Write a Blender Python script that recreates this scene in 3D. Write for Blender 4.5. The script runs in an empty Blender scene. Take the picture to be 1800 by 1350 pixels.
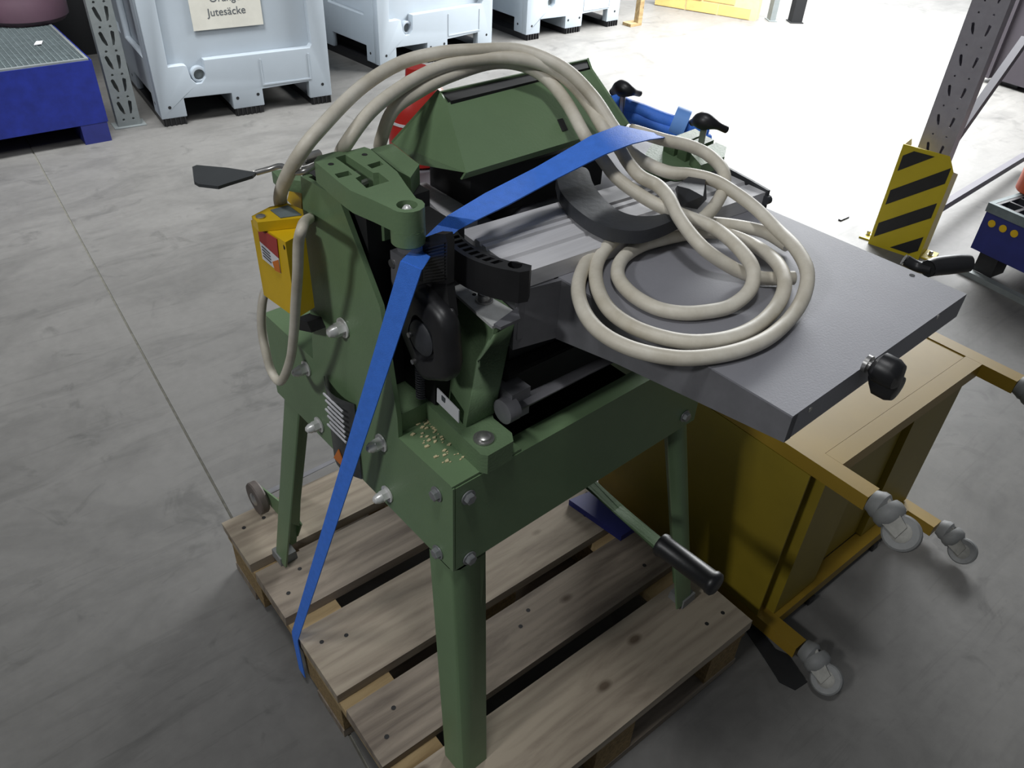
import bpy, bmesh, math, random
from mathutils import Vector, Matrix
random.seed(7)
S = bpy.context.scene
COL = S.collection
R = math.radians

# ---------------------------------------------------------------- camera, world, lights, exposure
cam_d = bpy.data.cameras.new('camera'); cam = bpy.data.objects.new('camera', cam_d); COL.objects.link(cam)
cam_d.sensor_width = 36.0; cam_d.lens = 27.7864; cam_d.clip_start = 0.02; cam_d.clip_end = 100
cam.matrix_world = Matrix([[0.782117, 0.355318, -0.5119, -0.263481], [-0.621603, 0.502374, -0.601024, -0.389033], [0.043611, 0.78827, 0.613782, 1.389249], [0.0, 0.0, 0.0, 1.0]])
S.camera = cam
S.view_settings.view_transform = 'Standard'; S.view_settings.look = 'None'
S.view_settings.gamma = 1.0; S.view_settings.use_curve_mapping = False
S.view_settings.exposure = 0.0
W_ = bpy.data.worlds.new('world'); S.world = W_; W_.use_nodes = True
W_.node_tree.nodes['Background'].inputs[0].default_value = (0.86, 0.92, 1.0, 1)
W_.node_tree.nodes['Background'].inputs[1].default_value = 0.12

def area(name, loc, target, sx, sy, power, col):
    d = bpy.data.lights.new(name, 'AREA'); d.shape = 'RECTANGLE'; d.size = sx; d.size_y = sy
    d.energy = power; d.color = col
    o = bpy.data.objects.new(name, d); COL.objects.link(o); o.location = loc
    o.rotation_euler = (Vector(target) - Vector(loc)).to_track_quat('-Z', 'Y').to_euler()
    return o
area('door_daylight', (7.6, 4.0, 1.9), (2.0, 2.6, 0.2), 4.5, 3.4, 170, (0.95, 0.98, 1.0))
area('bright_floor_fill', (4.9, 2.7, 2.1), (4.8, 2.8, 0), 2.8, 2.4, 660, (0.97, 0.99, 1.0))  # added unseen panel hung low to blow out the floor near the door
area('hall_lamp', (-0.5, -0.2, 4.2), (0.0, 0.2, 0), 0.5, 0.3, 37, (0.98, 0.99, 1.0))
area('hall_lamp_left', (-3.2, 0.0, 3.3), (0, 0.3, .5), 0.5, 0.3, 54, (0.98, 0.99, 1.0))
lr = area('rear_floor_fill', (0.4, 2.8, 2.7), (0.5, 3.9, 0), 1.2, 0.5, 66, (0.97, 0.99, 1.0)); lr.data.spread = R(132)  # added fill, spread narrowed to brighten the rear floor; that light really enters by the door

# ---------------------------------------------------------------- materials
def hexc(h):
    h = h.lstrip('#'); c = [int(h[i:i+2], 16)/255 for i in (0, 2, 4)]
    return tuple((v/12.92 if v <= .04045 else ((v+.055)/1.055)**2.4) for v in c) + (1,)
def mat(name, col, rough=.5, metal=0., var=.12, scale=14., bump=0., bscale=120., spec=.5, dark=None, stretch=None, coat=0.):
    m = bpy.data.materials.new(name); m.use_nodes = True
    nt = m.node_tree; N = nt.nodes; Lk = nt.links; b = N['Principled BSDF']
    c = hexc(col) if isinstance(col, str) else col
    tc = N.new('ShaderNodeTexCoord'); mp = N.new('ShaderNodeMapping'); Lk.new(tc.outputs['Object'], mp.inputs[0])
    if stretch: mp.inputs['Scale'].default_value = stretch
    n = N.new('ShaderNodeTexNoise'); n.inputs['Scale'].default_value = scale; n.inputs['Detail'].default_value = 6
    n.inputs['Roughness'].default_value = .65
    Lk.new(mp.outputs[0], n.inputs['Vector'])
    r = N.new('ShaderNodeValToRGB'); r.color_ramp.elements[0].position = .3; r.color_ramp.elements[1].position = .72
    d = hexc(dark) if dark else tuple(v*(1-var) for v in c[:3]) + (1,)
    r.color_ramp.elements[0].color = d
    r.color_ramp.elements[1].color = tuple(min(1, v*(1+var*.6)) for v in c[:3]) + (1,)
    Lk.new(n.outputs[0], r.inputs[0]); Lk.new(r.outputs[0], b.inputs['Base Color'])
    b.inputs['Roughness'].default_value = rough; b.inputs['Metallic'].default_value = metal
    b.inputs['Specular IOR Level'].default_value = spec; b.inputs['Coat Weight'].default_value = coat
    if bump:
        n2 = N.new('ShaderNodeTexNoise'); n2.inputs['Scale'].default_value = bscale; n2.inputs['Detail'].default_value = 4
        Lk.new(mp.outputs[0], n2.inputs['Vector'])
        bp = N.new('ShaderNodeBump'); bp.inputs['Strength'].default_value = bump; bp.inputs['Distance'].default_value = .002
        Lk.new(n2.outputs[0], bp.inputs['Height']); Lk.new(bp.outputs[0], b.inputs['Normal'])
    return m
M = {}
M['green'] = mat('green_paint', '#68805e', .42, var=.10, scale=6, bump=.12, bscale=260)
M['green_cast'] = mat('green_cast_paint', '#637a5a', .5, var=.12, scale=9, bump=.25, bscale=320)
M['alu'] = mat('brushed_aluminium', '#cccbcd', .6, .05, spec=.3, var=.10, scale=8, stretch=(1, 22, 22))
M['table'] = mat('grey_table_metal', '#8a8a90', .55, .12, var=.13, scale=5, bump=.1, bscale=400)
M['steel_dark'] = mat('dark_table_edge', '#77777b', .5, .3, var=.16, scale=24)
M['zinc'] = mat('zinc_steel', '#b4b3b1', .32, .85, var=.2, scale=60)
M['black'] = mat('black_plastic', '#1c1c1e', .42, var=.25, scale=30, bump=.1)
M['blackm'] = mat('dark_metal_and_shade', '#1a1a1b', .75, var=.3, scale=30)  # dark metal, also the colour of the shade put under and inside the hood
M['grip'] = mat('dark_grey_grip', '#333539', .5, var=.15, scale=40, bump=.2)
M['cable'] = mat('cream_cable_rubber', '#dcd7ca', .48, var=.0, scale=14, dark='#b5ad9b', bump=.15, bscale=90)
M['ybox'] = mat('yellow_plastic', '#d0ab10', .4, var=.1, scale=12)
M['yguard'] = mat('yellow_guard_paint', '#b6a31c', .45, var=.08, scale=9)
M['ycart'] = mat('ochre_cart_paint', '#8c7122', .42, var=.12, scale=5)
M['ycart2'] = mat('ochre_cart_panel', '#83721f', .5, var=.16, scale=4)
M['blue_strap'] = mat('blue_webbing', '#3f7be2', .6, var=.12, scale=90, bump=.3, bscale=900)
M['blue_tub'] = mat('blue_steel_paint', '#18277c', .45, var=.3, scale=16)
M['blue_tub2'] = mat('dark_blue_steel_paint', '#232a6e', .5, var=.2, scale=16)
M['galv'] = mat('galvanised_grating', '#6f7a7c', .6, .2, var=.25, scale=26)
M['rack'] = mat('rack_grey_steel', '#7f8585', .5, .2, var=.15, scale=22)
M['rack2'] = mat('rack_violet_grey_steel', '#9b98a0', .5, .1, var=.12, scale=22)
M['box'] = mat('light_grey_plastic', '#a2abb3', .5, var=.06, scale=3)
M['purple'] = mat('purple_drum_plastic', '#5a4450', .5, var=.15, scale=6)
M['red'] = mat('red_plastic', '#b02a24', .35, var=.1, scale=9)
M['orange'] = mat('orange_plastic', '#d9603a', .4, var=.1, scale=9)
M['paper'] = mat('sleeved_paper', '#cbc9bf', .35, var=.12, scale=7, bump=.4, bscale=12)
M['white'] = mat('white_label', '#d6d6da', .5, var=.05, scale=30)
M['redlabel'] = mat('red_label', '#a03c38', .5, var=.08, scale=40)
M['orangelabel'] = mat('orange_label', '#c8702a', .5, var=.08, scale=40)
M['plate'] = mat('dark_nameplate', '#4a4c4c', .4, .3, var=.35, scale=60)
M['ink'] = mat('dark_print', '#4c5156', .6)
M['caster_metal'] = mat('dull_castor_metal', '#86857f', .55, .2, var=.25, scale=60)
M['brace'] = mat('brace_dark_steel', '#57555c', .6, .1, var=.1)
M['dome'] = mat('bright_zinc_dome', '#dcdcda', .3, .35, var=.05)
M['plate_steel'] = mat('scraped_plate_steel', '#bfc0be', .4, .15, var=.2, scale=50)
M['rubber'] = mat('grey_rubber', '#7c7d7c', .6, var=.2, scale=30)
M['darkcont'] = mat('dark_grey_container_paint', '#3f3a40', .5, var=.1, scale=3)
M['brick'] = mat('yellow_wall_brick', '#d6b26c', .8, var=.2, scale=6, bump=.5, bscale=60)
M['mortar'] = mat('pale_mortar', '#cdb98c', .9)
M['dust'] = mat('wood_dust', '#cdbf97', .9, var=.25, scale=200)
M['filler'] = mat('joint_filler_grey', '#77756c', .9, var=.3, scale=60)
M['wallgrey'] = mat('under_shelf_shade', '#141517', .9, var=.2, scale=3)
M['bolt'] = mat('grey_zinc_bolt', '#96989a', .4, .6, var=.2, scale=80)
M['particle'] = mat('pressed_chip_block', '#8a744e', .9, var=.45, scale=130, bump=.8, bscale=260)
M['wheel'] = mat('grey_brown_wheel_rubber', '#5d5550', .6, var=.25, scale=30)
M['slate'] = mat('slate_grey_paddle_plastic', '#3a3d3f', .6, var=.15, scale=20)

def wood(name, col, dark, knots=True):
    m = bpy.data.materials.new(name); m.use_nodes = True
    nt = m.node_tree; N = nt.nodes; Lk = nt.links; b = N['Principled BSDF']
    tc = N.new('ShaderNodeTexCoord'); mp = N.new('ShaderNodeMapping'); mp.inputs['Scale'].default_value = (2.2, 16, 16)
    oi = N.new('ShaderNodeObjectInfo'); ad = N.new('ShaderNodeVectorMath'); ad.operation = 'ADD'
    sc = N.new('ShaderNodeMath'); sc.operation = 'MULTIPLY'; sc.inputs[1].default_value = 37
    Lk.new(oi.outputs['Random'], sc.inputs[0]); Lk.new(tc.outputs['Object'], ad.inputs[0]); Lk.new(sc.outputs[0], ad.inputs[1])
    Lk.new(ad.outputs[0], mp.inputs[0])
    n = N.new('ShaderNodeTexNoise'); n.inputs['Scale'].default_value = 1.9; n.inputs['Detail'].default_value = 9; n.inputs['Distortion'].default_value = .5; n.inputs['Roughness'].default_value = .62
    Lk.new(mp.outputs[0], n.inputs['Vector'])
    w = N.new('ShaderNodeTexWave'); w.bands_direction = 'Y'; w.inputs['Scale'].default_value = .9; w.inputs['Distortion'].default_value = 9
    w.inputs['Detail'].default_value = 4; w.inputs['Detail Scale'].default_value = .7
    Lk.new(mp.outputs[0], w.inputs['Vector'])
    mx = N.new('ShaderNodeMath'); mx.operation = 'MULTIPLY_ADD'; mx.inputs[1].default_value = .10
    Lk.new(w.outputs['Fac'], mx.inputs[0]); Lk.new(n.outputs[0], mx.inputs[2])
    r = N.new('ShaderNodeValToRGB'); r.color_ramp.elements[0].position = .34; r.color_ramp.elements[1].position = .66
    r.color_ramp.elements[0].color = hexc(dark); r.color_ramp.elements[1].color = hexc(col)
    Lk.new(mx.outputs[0], r.inputs[0])
    v = N.new('ShaderNodeTexVoronoi'); v.inputs['Scale'].default_value = 1.0
    mp2 = N.new('ShaderNodeMapping'); mp2.inputs['Scale'].default_value = (6, 11, 11); Lk.new(ad.outputs[0], mp2.inputs[0]); Lk.new(mp2.outputs[0], v.inputs['Vector'])
    kr = N.new('ShaderNodeValToRGB'); kr.color_ramp.elements[0].position = .05; kr.color_ramp.elements[1].position = .12
    kr.color_ramp.elements[0].color = (.35, .3, .25, 1); kr.color_ramp.elements[1].color = (1, 1, 1, 1)
    Lk.new(v.outputs['Distance'], kr.inputs[0])
    mu = N.new('ShaderNodeMix'); mu.data_type = 'RGBA'; mu.blend_type = 'MULTIPLY'; mu.inputs[0].default_value = 1
    Lk.new(r.outputs[0], mu.inputs[6]); Lk.new(kr.outputs[0], mu.inputs[7]); Lk.new(mu.outputs[2], b.inputs['Base Color'])
    b.inputs['Roughness'].default_value = .8
    bp = N.new('ShaderNodeBump'); bp.inputs['Strength'].default_value = .35; bp.inputs['Distance'].default_value = .002
    Lk.new(mx.outputs[0], bp.inputs['Height']); Lk.new(bp.outputs[0], b.inputs['Normal'])
    return m
M['wood'] = wood('pallet_pine', '#968b7a', '#766a5c')
M['wood2'] = wood('pallet_pine_grey', '#877c6e', '#5f554b')
M['wood3'] = wood('pallet_pine_warm', '#a58f68', '#78623f')

def concrete():
    m = bpy.data.materials.new('smooth_grey_concrete'); m.use_nodes = True
    nt = m.node_tree; N = nt.nodes; Lk = nt.links; b = N['Principled BSDF']
    tc = N.new('ShaderNodeTexCoord')
    def noise(sc, det, stretch=None, rot=0, dist=0):
        mp = N.new('ShaderNodeMapping'); Lk.new(tc.outputs['Object'], mp.inputs[0])
        if stretch: mp.inputs['Scale'].default_value = stretch
        mp.inputs['Rotation'].default_value = (0, 0, rot)
        n = N.new('ShaderNodeTexNoise'); n.inputs['Scale'].default_value = sc; n.inputs['Detail'].default_value = det
        n.inputs['Distortion'].default_value = dist; n.inputs['Roughness'].default_value = .6
        Lk.new(mp.outputs[0], n.inputs['Vector']); return n
    def ramp(src, p0, p1, c0, c1):
        r = N.new('ShaderNodeValToRGB'); r.color_ramp.elements[0].position = p0; r.color_ramp.elements[1].position = p1
        r.color_ramp.elements[0].color = c0; r.color_ramp.elements[1].color = c1; Lk.new(src, r.inputs[0]); return r
    def mul(a, c, f=1.):
        x = N.new('ShaderNodeMix'); x.data_type = 'RGBA'; x.blend_type = 'MULTIPLY'; x.inputs[0].default_value = f
        Lk.new(a, x.inputs[6]); Lk.new(c, x.inputs[7]); return x.outputs[2]
    g = lambda v: (v, v*.995, v*.985, 1)
    big = ramp(noise(1.1, 5, dist=.6).outputs[0], .3, .7, g(.138), g(.176))
    st = ramp(noise(2.2, 7, (1, 2.0, 1), R(-20), 1.2).outputs[0], .36, .56, g(.80), g(1))
    fine = ramp(noise(34, 6).outputs[0], .3, .7, g(.88), g(1.0))
    scr = ramp(noise(2.2, 10, (1, 9, 1), R(-22), 1.4).outputs[0], .37, .45, g(.90), g(1))
    scr2 = ramp(noise(3.1, 9, (1, 14, 1), R(-40), 2.2).outputs[0], .31, .36, g(.80), g(1))
    spot = ramp(noise(5.5, 4, dist=1.4).outputs[0], .30, .40, g(.74), g(1))
    o = mul(big.outputs[0], st.outputs[0]); o = mul(o, fine.outputs[0]); o = mul(o, scr.outputs[0]); o = mul(o, scr2.outputs[0], .6); o = mul(o, spot.outputs[0])
    Lk.new(o, b.inputs['Base Color'])
    rr = N.new('ShaderNodeMapRange'); rr.inputs[3].default_value = .45; rr.inputs[4].default_value = .65; b.inputs['Specular IOR Level'].default_value = .4
    Lk.new(noise(5, 5).outputs[0], rr.inputs[0]); Lk.new(rr.outputs[0], b.inputs['Roughness'])
    bp = N.new('ShaderNodeBump'); bp.inputs['Strength'].default_value = .15; bp.inputs['Distance'].default_value = .003
    Lk.new(noise(18, 6).outputs[0], bp.inputs['Height']); Lk.new(bp.outputs[0], b.inputs['Normal'])
    return m
M['floor'] = concrete()

# ---------------------------------------------------------------- builders
def finish(name, bm, m, parent=None, smooth=None, bevel=0., seg=2, dz=0., base=True):
    if bevel:
        es = [e for e in bm.edges if len(e.link_faces) == 2 and e.calc_face_angle(0) > R(25)]
        if es: bmesh.ops.bevel(bm, geom=es, offset=bevel, segments=seg, affect='EDGES', clamp_overlap=True, profile=.6)
    bmesh.ops.recalc_face_normals(bm, faces=bm.faces)
    if smooth is not None:
        for f in bm.faces: f.smooth = True
        for e in bm.edges:
            e.smooth = not (len(e.link_faces) == 2 and e.calc_face_angle(0) > R(smooth))
    me = bpy.data.meshes.new(name); off = Vector((0, 0, 0))
    if parent is None and base and len(bm.verts):
        xs = [v.co for v in bm.verts]
        off = Vector(((min(c.x for c in xs)+max(c.x for c in xs))/2, (min(c.y for c in xs)+max(c.y for c in xs))/2, min(c.z for c in xs)))
        for v in bm.verts: v.co -= off
    bm.to_mesh(me); bm.free()
    o = bpy.data.objects.new(name, me); COL.objects.link(o); o.location = off
    if isinstance(m, (list, tuple)):
        for k in m: me.materials.append(M[k])
    else: me.materials.append(M[m])
    if parent is not None:
        o.parent = parent
        if parent.get('_off') is not None: o.location = (0, 0, -parent['_off'])
    return o
def tag(o, label=None, cat=None, group=None, kind=None):
    for k, v in (('label', label), ('category', cat), ('group', group), ('kind', kind)):
        if v: o[k] = v
    return o
def empty(name, loc, rz, label, cat, group=None):
    o = bpy.data.objects.new(name, None); COL.objects.link(o); o.location = loc; o.rotation_euler = (0, 0, rz)
    o.empty_display_size = .1
    return tag(o, label, cat, group)
def poly(bm, pts, vec, mi=0):
    """prism: polygon pts extruded by vec"""
    v = Vector(vec); a = [bm.verts.new(Vector(p)) for p in pts]; b = [bm.verts.new(Vector(p)+v) for p in pts]
    n = len(pts); fs = [bm.faces.new(a[::-1]), bm.faces.new(b)]
    for i in range(n): fs.append(bm.faces.new((a[i], a[(i+1) % n], b[(i+1) % n], b[i])))
    for f in fs: f.material_index = mi
    return fs
def zprism(bm, pts, z0, z1, mi=0):
    return poly(bm, [(p[0], p[1], z0) for p in pts], (0, 0, z1-z0), mi)
def box(bm, x0, x1, y0, y1, z0, z1, mi=0):
    return poly(bm, [(x0, y0, z0), (x1, y0, z0), (x1, y1, z0), (x0, y1, z0)], (0, 0, z1-z0), mi)
def hexa(bm, A, B, mi=0):
    """loft between two equal polygons"""
    a = [bm.verts.new(Vector(p)) for p in A]; b = [bm.verts.new(Vector(p)) for p in B]; n = len(A)
    fs = [bm.faces.new(a[::-1]), bm.faces.new(b)]
    for i in range(n): fs.append(bm.faces.new((a[i], a[(i+1) % n], b[(i+1) % n], b[i])))
    for f in fs: f.material_index = mi
def frame_of(d):
    d = Vector(d).normalized(); u = Vector((0, 0, 1)) if abs(d.z) < .9 else Vector((1, 0, 0))
    x = d.cross(u).normalized(); return x, x.cross(d).normalized(), d
def lathe(bm, o, d, prof, n=20, mi=0, scale2=1., rot=0.):
    """prof: (distance along axis, radius)"""
    x, y, d = frame_of(d); o = Vector(o); rings = []
    for t, r in prof:
        rings.append([bm.verts.new(o + d*t + (x*math.cos(2*math.pi*k/n+rot) + y*math.sin(2*math.pi*k/n+rot)*scale2)*max(r, 1e-5)) for k in range(n)])
    for i in range(len(rings)-1):
        for k in range(n):
            f = bm.faces.new((rings[i][k], rings[i][(k+1) % n], rings[i+1][(k+1) % n], rings[i+1][k])); f.material_index = mi
    for rg in (rings[0][::-1], rings[-1]):
        f = bm.faces.new(rg); f.material_index = mi
def catmull(P, k=8):
    P = [Vector(p) for p in P]; Q = [P[0]*2-P[1]] + P + [P[-1]*2-P[-2]]; out = []
    for i in range(1, len(Q)-2):
        p0, p1, p2, p3 = Q[i-1:i+3]
        for j in range(k):
            t = j/k
            out.append(.5*((2*p1)+(p2-p0)*t+(2*p0-5*p1+4*p2-p3)*t*t+(3*p1-p0-3*p2+p3)*t**3))
    out.append(P[-1]); return out
def tube(bm, P, r, n=12, k=8, mi=0, curve=True, rfun=None):
    pts = catmull(P, k) if curve else [Vector(p) for p in P]
    rings = []; px = None
    for i, p in enumerate(pts):
        d = (pts[min(i+1, len(pts)-1)] - pts[max(i-1, 0)]).normalized()
        if px is None: x, y, _ = frame_of(d)
        else:
            x = (px - d*px.dot(d)).normalized(); y = d.cross(x)
        px = x; rr = rfun(i/(len(pts)-1)) if rfun else r
        rings.append([bm.verts.new(p + (x*math.cos(2*math.pi*q/n) + y*math.sin(2*math.pi*q/n))*rr) for q in range(n)])
    for i in range(len(rings)-1):
        for q in range(n):
            f = bm.faces.new((rings[i][q], rings[i][(q+1) % n], rings[i+1][(q+1) % n], rings[i+1][q])); f.material_index = mi
    for rg in (rings[0][::-1], rings[-1]): bm.faces.new(rg).material_index = mi
def plate(outer, holes, thick, mat3=None):
    """2D outline with holes, extruded to z 0..thick, then transformed; returns bmesh"""
    cu = bpy.data.curves.new('tmp_outline', 'CURVE'); cu.dimensions = '2D'; cu.fill_mode = 'BOTH'; cu.extrude = thick/2
    for pts in [outer]+list(holes):
        sp = cu.splines.new('POLY'); sp.points.add(len(pts)-1)
        for i, p in enumerate(pts): sp.points[i].co = (p[0], p[1], 0, 1)
        sp.use_cyclic_u = True
    ob = bpy.data.objects.new('tmp_outline', cu); COL.objects.link(ob)
    me = bpy.data.meshes.new_from_object(ob)
    bm = bmesh.new(); bm.from_mesh(me); bpy.data.meshes.remove(me); bpy.data.objects.remove(ob); bpy.data.curves.remove(cu)
    bmesh.ops.remove_doubles(bm, verts=bm.verts, dist=1e-6)
    bmesh.ops.translate(bm, verts=bm.verts, vec=(0, 0, thick/2))
    if mat3 is not None: bmesh.ops.transform(bm, matrix=mat3, verts=bm.verts)
    return bm
def circ(x, y, r, n=10, sy=1.): return [(x+r*math.cos(2*math.pi*k/n), y+r*sy*math.sin(2*math.pi*k/n)) for k in range(n)]
def rect(x0, x1, y0, y1): return [(x0, y0), (x1, y0), (x1, y1), (x0, y1)]
def MX(o, x, y, z):
    """matrix with columns x,y,z at o"""
    m = Matrix.Identity(4)
    for i, c in enumerate((x, y, z, o)):
        for j in range(3): m[j][i] = c[j]
    return m
def ribbon(bm, E, th, mi=0):
    """E: list of (edgeA, edgeB) points"""
    n = len(E); top = []; bot = []
    for i, (a, b) in enumerate(E):
        a = Vector(a); b = Vector(b)
        j0, j1 = max(i-1, 0), min(i+1, n-1)
        d = (Vector(E[j1][0])+Vector(E[j1][1]) - Vector(E[j0][0]) - Vector(E[j0][1]))
        nn = d.cross(b-a)
        nn = nn.normalized() if nn.length > 1e-9 else Vector((0, 0, 1))
        top.append((bm.verts.new(a+nn*th/2), bm.verts.new(b+nn*th/2))); bot.append((bm.verts.new(a-nn*th/2), bm.verts.new(b-nn*th/2)))
    for i in range(n-1):
        q = [(top[i][0], top[i][1], top[i+1][1], top[i+1][0]), (bot[i][1], bot[i][0], bot[i+1][0], bot[i+1][1]),
             (top[i][0], top[i+1][0], bot[i+1][0], bot[i][0]), (top[i][1], bot[i][1], bot[i+1][1], top[i+1][1])]
        for f in q: bm.faces.new(f).material_index = mi
    bm.faces.new((top[0][0], bot[0][0], bot[0][1], top[0][1])); bm.faces.new((top[-1][1], bot[-1][1], bot[-1][0], top[-1][0]))
def text(name, s, size, mtx, m, parent, ext=.0004, align='CENTER'):
    cu = bpy.data.curves.new(name, 'FONT'); cu.body = s; cu.size = size; cu.align_x = align; cu.align_y = 'CENTER'; cu.extrude = ext
    ob = bpy.data.objects.new('tmp_text', cu); COL.objects.link(ob)
    me = bpy.data.meshes.new_from_object(ob); bpy.data.objects.remove(ob); bpy.data.curves.remove(cu)
    bm = bmesh.new(); bm.from_mesh(me); bpy.data.meshes.remove(me); bmesh.ops.transform(bm, matrix=mtx, verts=bm.verts)
    return finish(name, bm, m, parent)
NB = bmesh.new

# ---------------------------------------------------------------- floor and hall
fl = empty('floor', (0, 0, 0), 0, 'smooth grey concrete hall floor with scratches and dark stains', None); fl['kind'] = 'structure'
J0 = Vector((0.216, 3.379, -0.000)); J1 = Vector((0.055, 0.963, 0.000)); jd = (J1-J0).normalized(); jn = Vector((-jd.y, jd.x, 0))
g_ = .003
for sgn, far in ((1, 12.0), (-1, 9.0)):
    bm = NB(); a = J0 - jd*9; b = J0 + jd*9
    zprism(bm, [a+jn*sgn*g_, b+jn*sgn*g_, b+jn*sgn*far, a+jn*sgn*far], -.12, 0)
    finish('slab', bm, 'floor', fl)
bm = NB(); a = J0-jd*9; b = J0+jd*9
zprism(bm, [a+jn*g_, b+jn*g_, b-jn*g_, a-jn*g_], -.12, -.004)
finish('joint_filler', bm, 'filler', fl)
bm = NB(); box(bm, -7, 3.4, 6.4, 6.55, 0, 3.2); tag(finish('wall_back', bm, 'wallgrey'), kind='structure')
bm = NB(); box(bm, -7, -6.85, -7, 6.4, 0, 3.2); tag(finish('wall_left', bm, 'wallgrey'), kind='structure')

# ---------------------------------------------------------------- pallet
PL, PW = .694, .811
pal = empty('pallet', (PL/2, PW/2, 0), 0, 'worn wooden pallet on the floor carrying the green machine', 'pallet')
def pw(name, x0, x1, y0, y1, z0, z1, m='wood', bev=.002):
    bm = NB(); box(bm, x0, x1, y0, y1, z0, z1)
    cx, cy, cz = (x0+x1)/2, (y0+y1)/2, z0
    for v in bm.verts:
        v.co -= Vector((cx, cy, cz)); v.co += Vector((random.uniform(-.0012, .0012), random.uniform(-.0015, .0015), random.uniform(-.0006, .0006)))
    o = finish(name, bm, m, pal, bevel=bev, seg=1); o.location = (cx-PL/2, cy-PW/2, cz); return o
deck = [(.676, .811, 'wood'), (.524, .652, 'wood2'), (.331, .484, 'wood'), (.182, .300, 'wood2'), (0, .150, 'wood')]
for y0, y1, m in deck: pw('deck_board', 0, PL, y0, y1, .122, .144, m)
for x0 in (0.004, .30, .594):
    if x0 != .30: pw('cross_board', x0, x0+.096, .004, PW-.004, .100, .1215, 'wood3')
    for y0 in (.005, .335, PW-.150): pw('block', x0+.002, x0+.092, y0, y0+.142, .0225, .0995 if x0 != .30 else .1215, 'particle', .003)
for y0 in (.004, .335, PW-.104): pw('bottom_board', .004, PL-.004, y0, y0+.1, .001, .0222, 'wood2')
pw('middle_runner', .30, .396, .004, PW-.004, .0995+.0005, .1215, 'blackwood') if False else None
bm = NB()
for y0, y1, m in deck:
    for x in (.03, .07, .33, .37, .625, .665):
        lathe(bm, (x-PL/2+random.uniform(-.006, .006), (y0 if random.random() < .5 else y1)*.35+((y0+y1)/2)*.65-PW/2+random.uniform(-.01, .01), .1438), (0, 0, 1), [(0, .0042), (.0006, .0042)], 8)
finish('nail_heads', bm, 'blackm', pal)['kind'] = 'stuff'

# ---------------------------------------------------------------- machine
MO = Vector((0.1004, 0.1313, .144)); TH = 0.04122
mach = empty('table_saw', MO, TH, 'green bench saw with grey metal table on four legs, strapped to the pallet', 'machine')
mach['_off'] = .144
def wl(p):  # machine coordinates (origin on the hall floor under the machine corner) to hall coordinates
    c, s = math.cos(TH), math.sin(TH)
    return Vector((MO.x+p[0]*c-p[1]*s, MO.y+p[0]*s+p[1]*c, p[2]))
def part(name, bm, m, parent=mach, **k):
    o = finish(name, bm, m, parent, **k)
    if parent is not mach: o.location = (0, 0, 0)
    return o
ZB, ZT = .596, .741
FA, FB = .475, .455
bm = NB(); poly(bm, [(.004, 0, ZB), (FA, 0, ZB), (FA, 0, ZT-.001), (.004, 0, ZT-.001)], (0, .003, 0)); box(bm, .105, FA, .003, .028, ZT-.004, ZT-.001)
part('front_panel', bm, 'green', smooth=30, bevel=.0012)
bm = NB(); poly(bm, [(0, 0, ZB), (0, FB, ZB), (0, FB, ZT), (0, 0, ZT)], (.003, 0, 0)); part('side_panel', bm, 'green', bevel=.001)
bm = NB(); box(bm, FA-.003, FA, .003, FB, ZB, ZT); box(bm, FA-.03, FA-.003, .003, FB, ZT-.004, ZT); part('side_panel', bm, 'green')
bm = NB(); box(bm, .003, FA-.003, FB-.003, FB, ZB, ZT); part('rear_panel', bm, 'green')
bm = NB(); box(bm, 0, .105, .0015, FB, ZT, ZT+.003); box(bm, .102, .105, .0035, FB, ZT-.03, ZT); part('top_plate', bm, 'green', bevel=.001)
bm = NB(); box(bm, .108, FA-.035, .035, FB-.006, .60, .63); part('floor_tray', bm, 'blackm')
# legs: bent sheet angles
def leg(cx, cy, sx, sy, fx, fy, w=.052, cap=True):
    prof = [(0, .010), (.003, .003), (.010, 0), (w, 0), (w, .004), (.011, .004), (.0065, .0065), (.004, .011), (.004, w), (0, w)]
    top = [(cx+sx*(.004+p[0]), cy+sy*(.004+p[1]), ZT-.008) for p in prof]
    mid = [(cx+sx*(.004+p[0]), cy+sy*(.004+p[1]), ZB-.01) for p in prof]
    bot = [(cx+fx+sx*p[0]*.9, cy+fy+sy*p[1]*.9, .152 if cap else .145) for p in prof]
    bm = NB(); hexa(bm, mid, top); hexa(bm, bot, mid); bmesh.ops.remove_doubles(bm, verts=bm.verts, dist=1e-5)
    o = part('leg', bm, 'green', smooth=40)
    if cap:
        bm = NB(); q = lambda e, z: [(cx+fx-sx*e, cy+fy-sy*e, z), (cx+fx+sx*(.03+e), cy+fy-sy*e, z), (cx+fx+sx*(.03+e), cy+fy+sy*(.03+e), z), (cx+fx-sx*e, cy+fy+sy*(.03+e), z)]
        hexa(bm, q(.003, .1445), q(.002, .164)); part('foot_cap', bm, 'rubber', o, bevel=.003)
    return o
lf = leg(0, 0, 1, 1, -.012, -.040, cap=False)
bm = NB()
for q in (((0.019, -0.010, 0.256)),):
    lathe(bm, (q[0], -.0085, q[2]), (0, -1, 0), [(0, .004), (.003, .004)], 8, scale2=2)
part('slot_hole', bm, 'blackm', lf)
leg(0, FB, 1, -1, -.030, .085)
leg(FA, 0, -1, 1, .062, -.052)
leg(FA, FB, -1, -1, .05, .085)
bm = NB(); poly(bm, [(-0.007, 0.505, 0.256), (0.017, 0.505, 0.228), (0.040, 0.460, 0.526), (0.021, 0.460, 0.543)], (0, .003, 0)); part('leg_gusset', bm, 'green')
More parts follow.
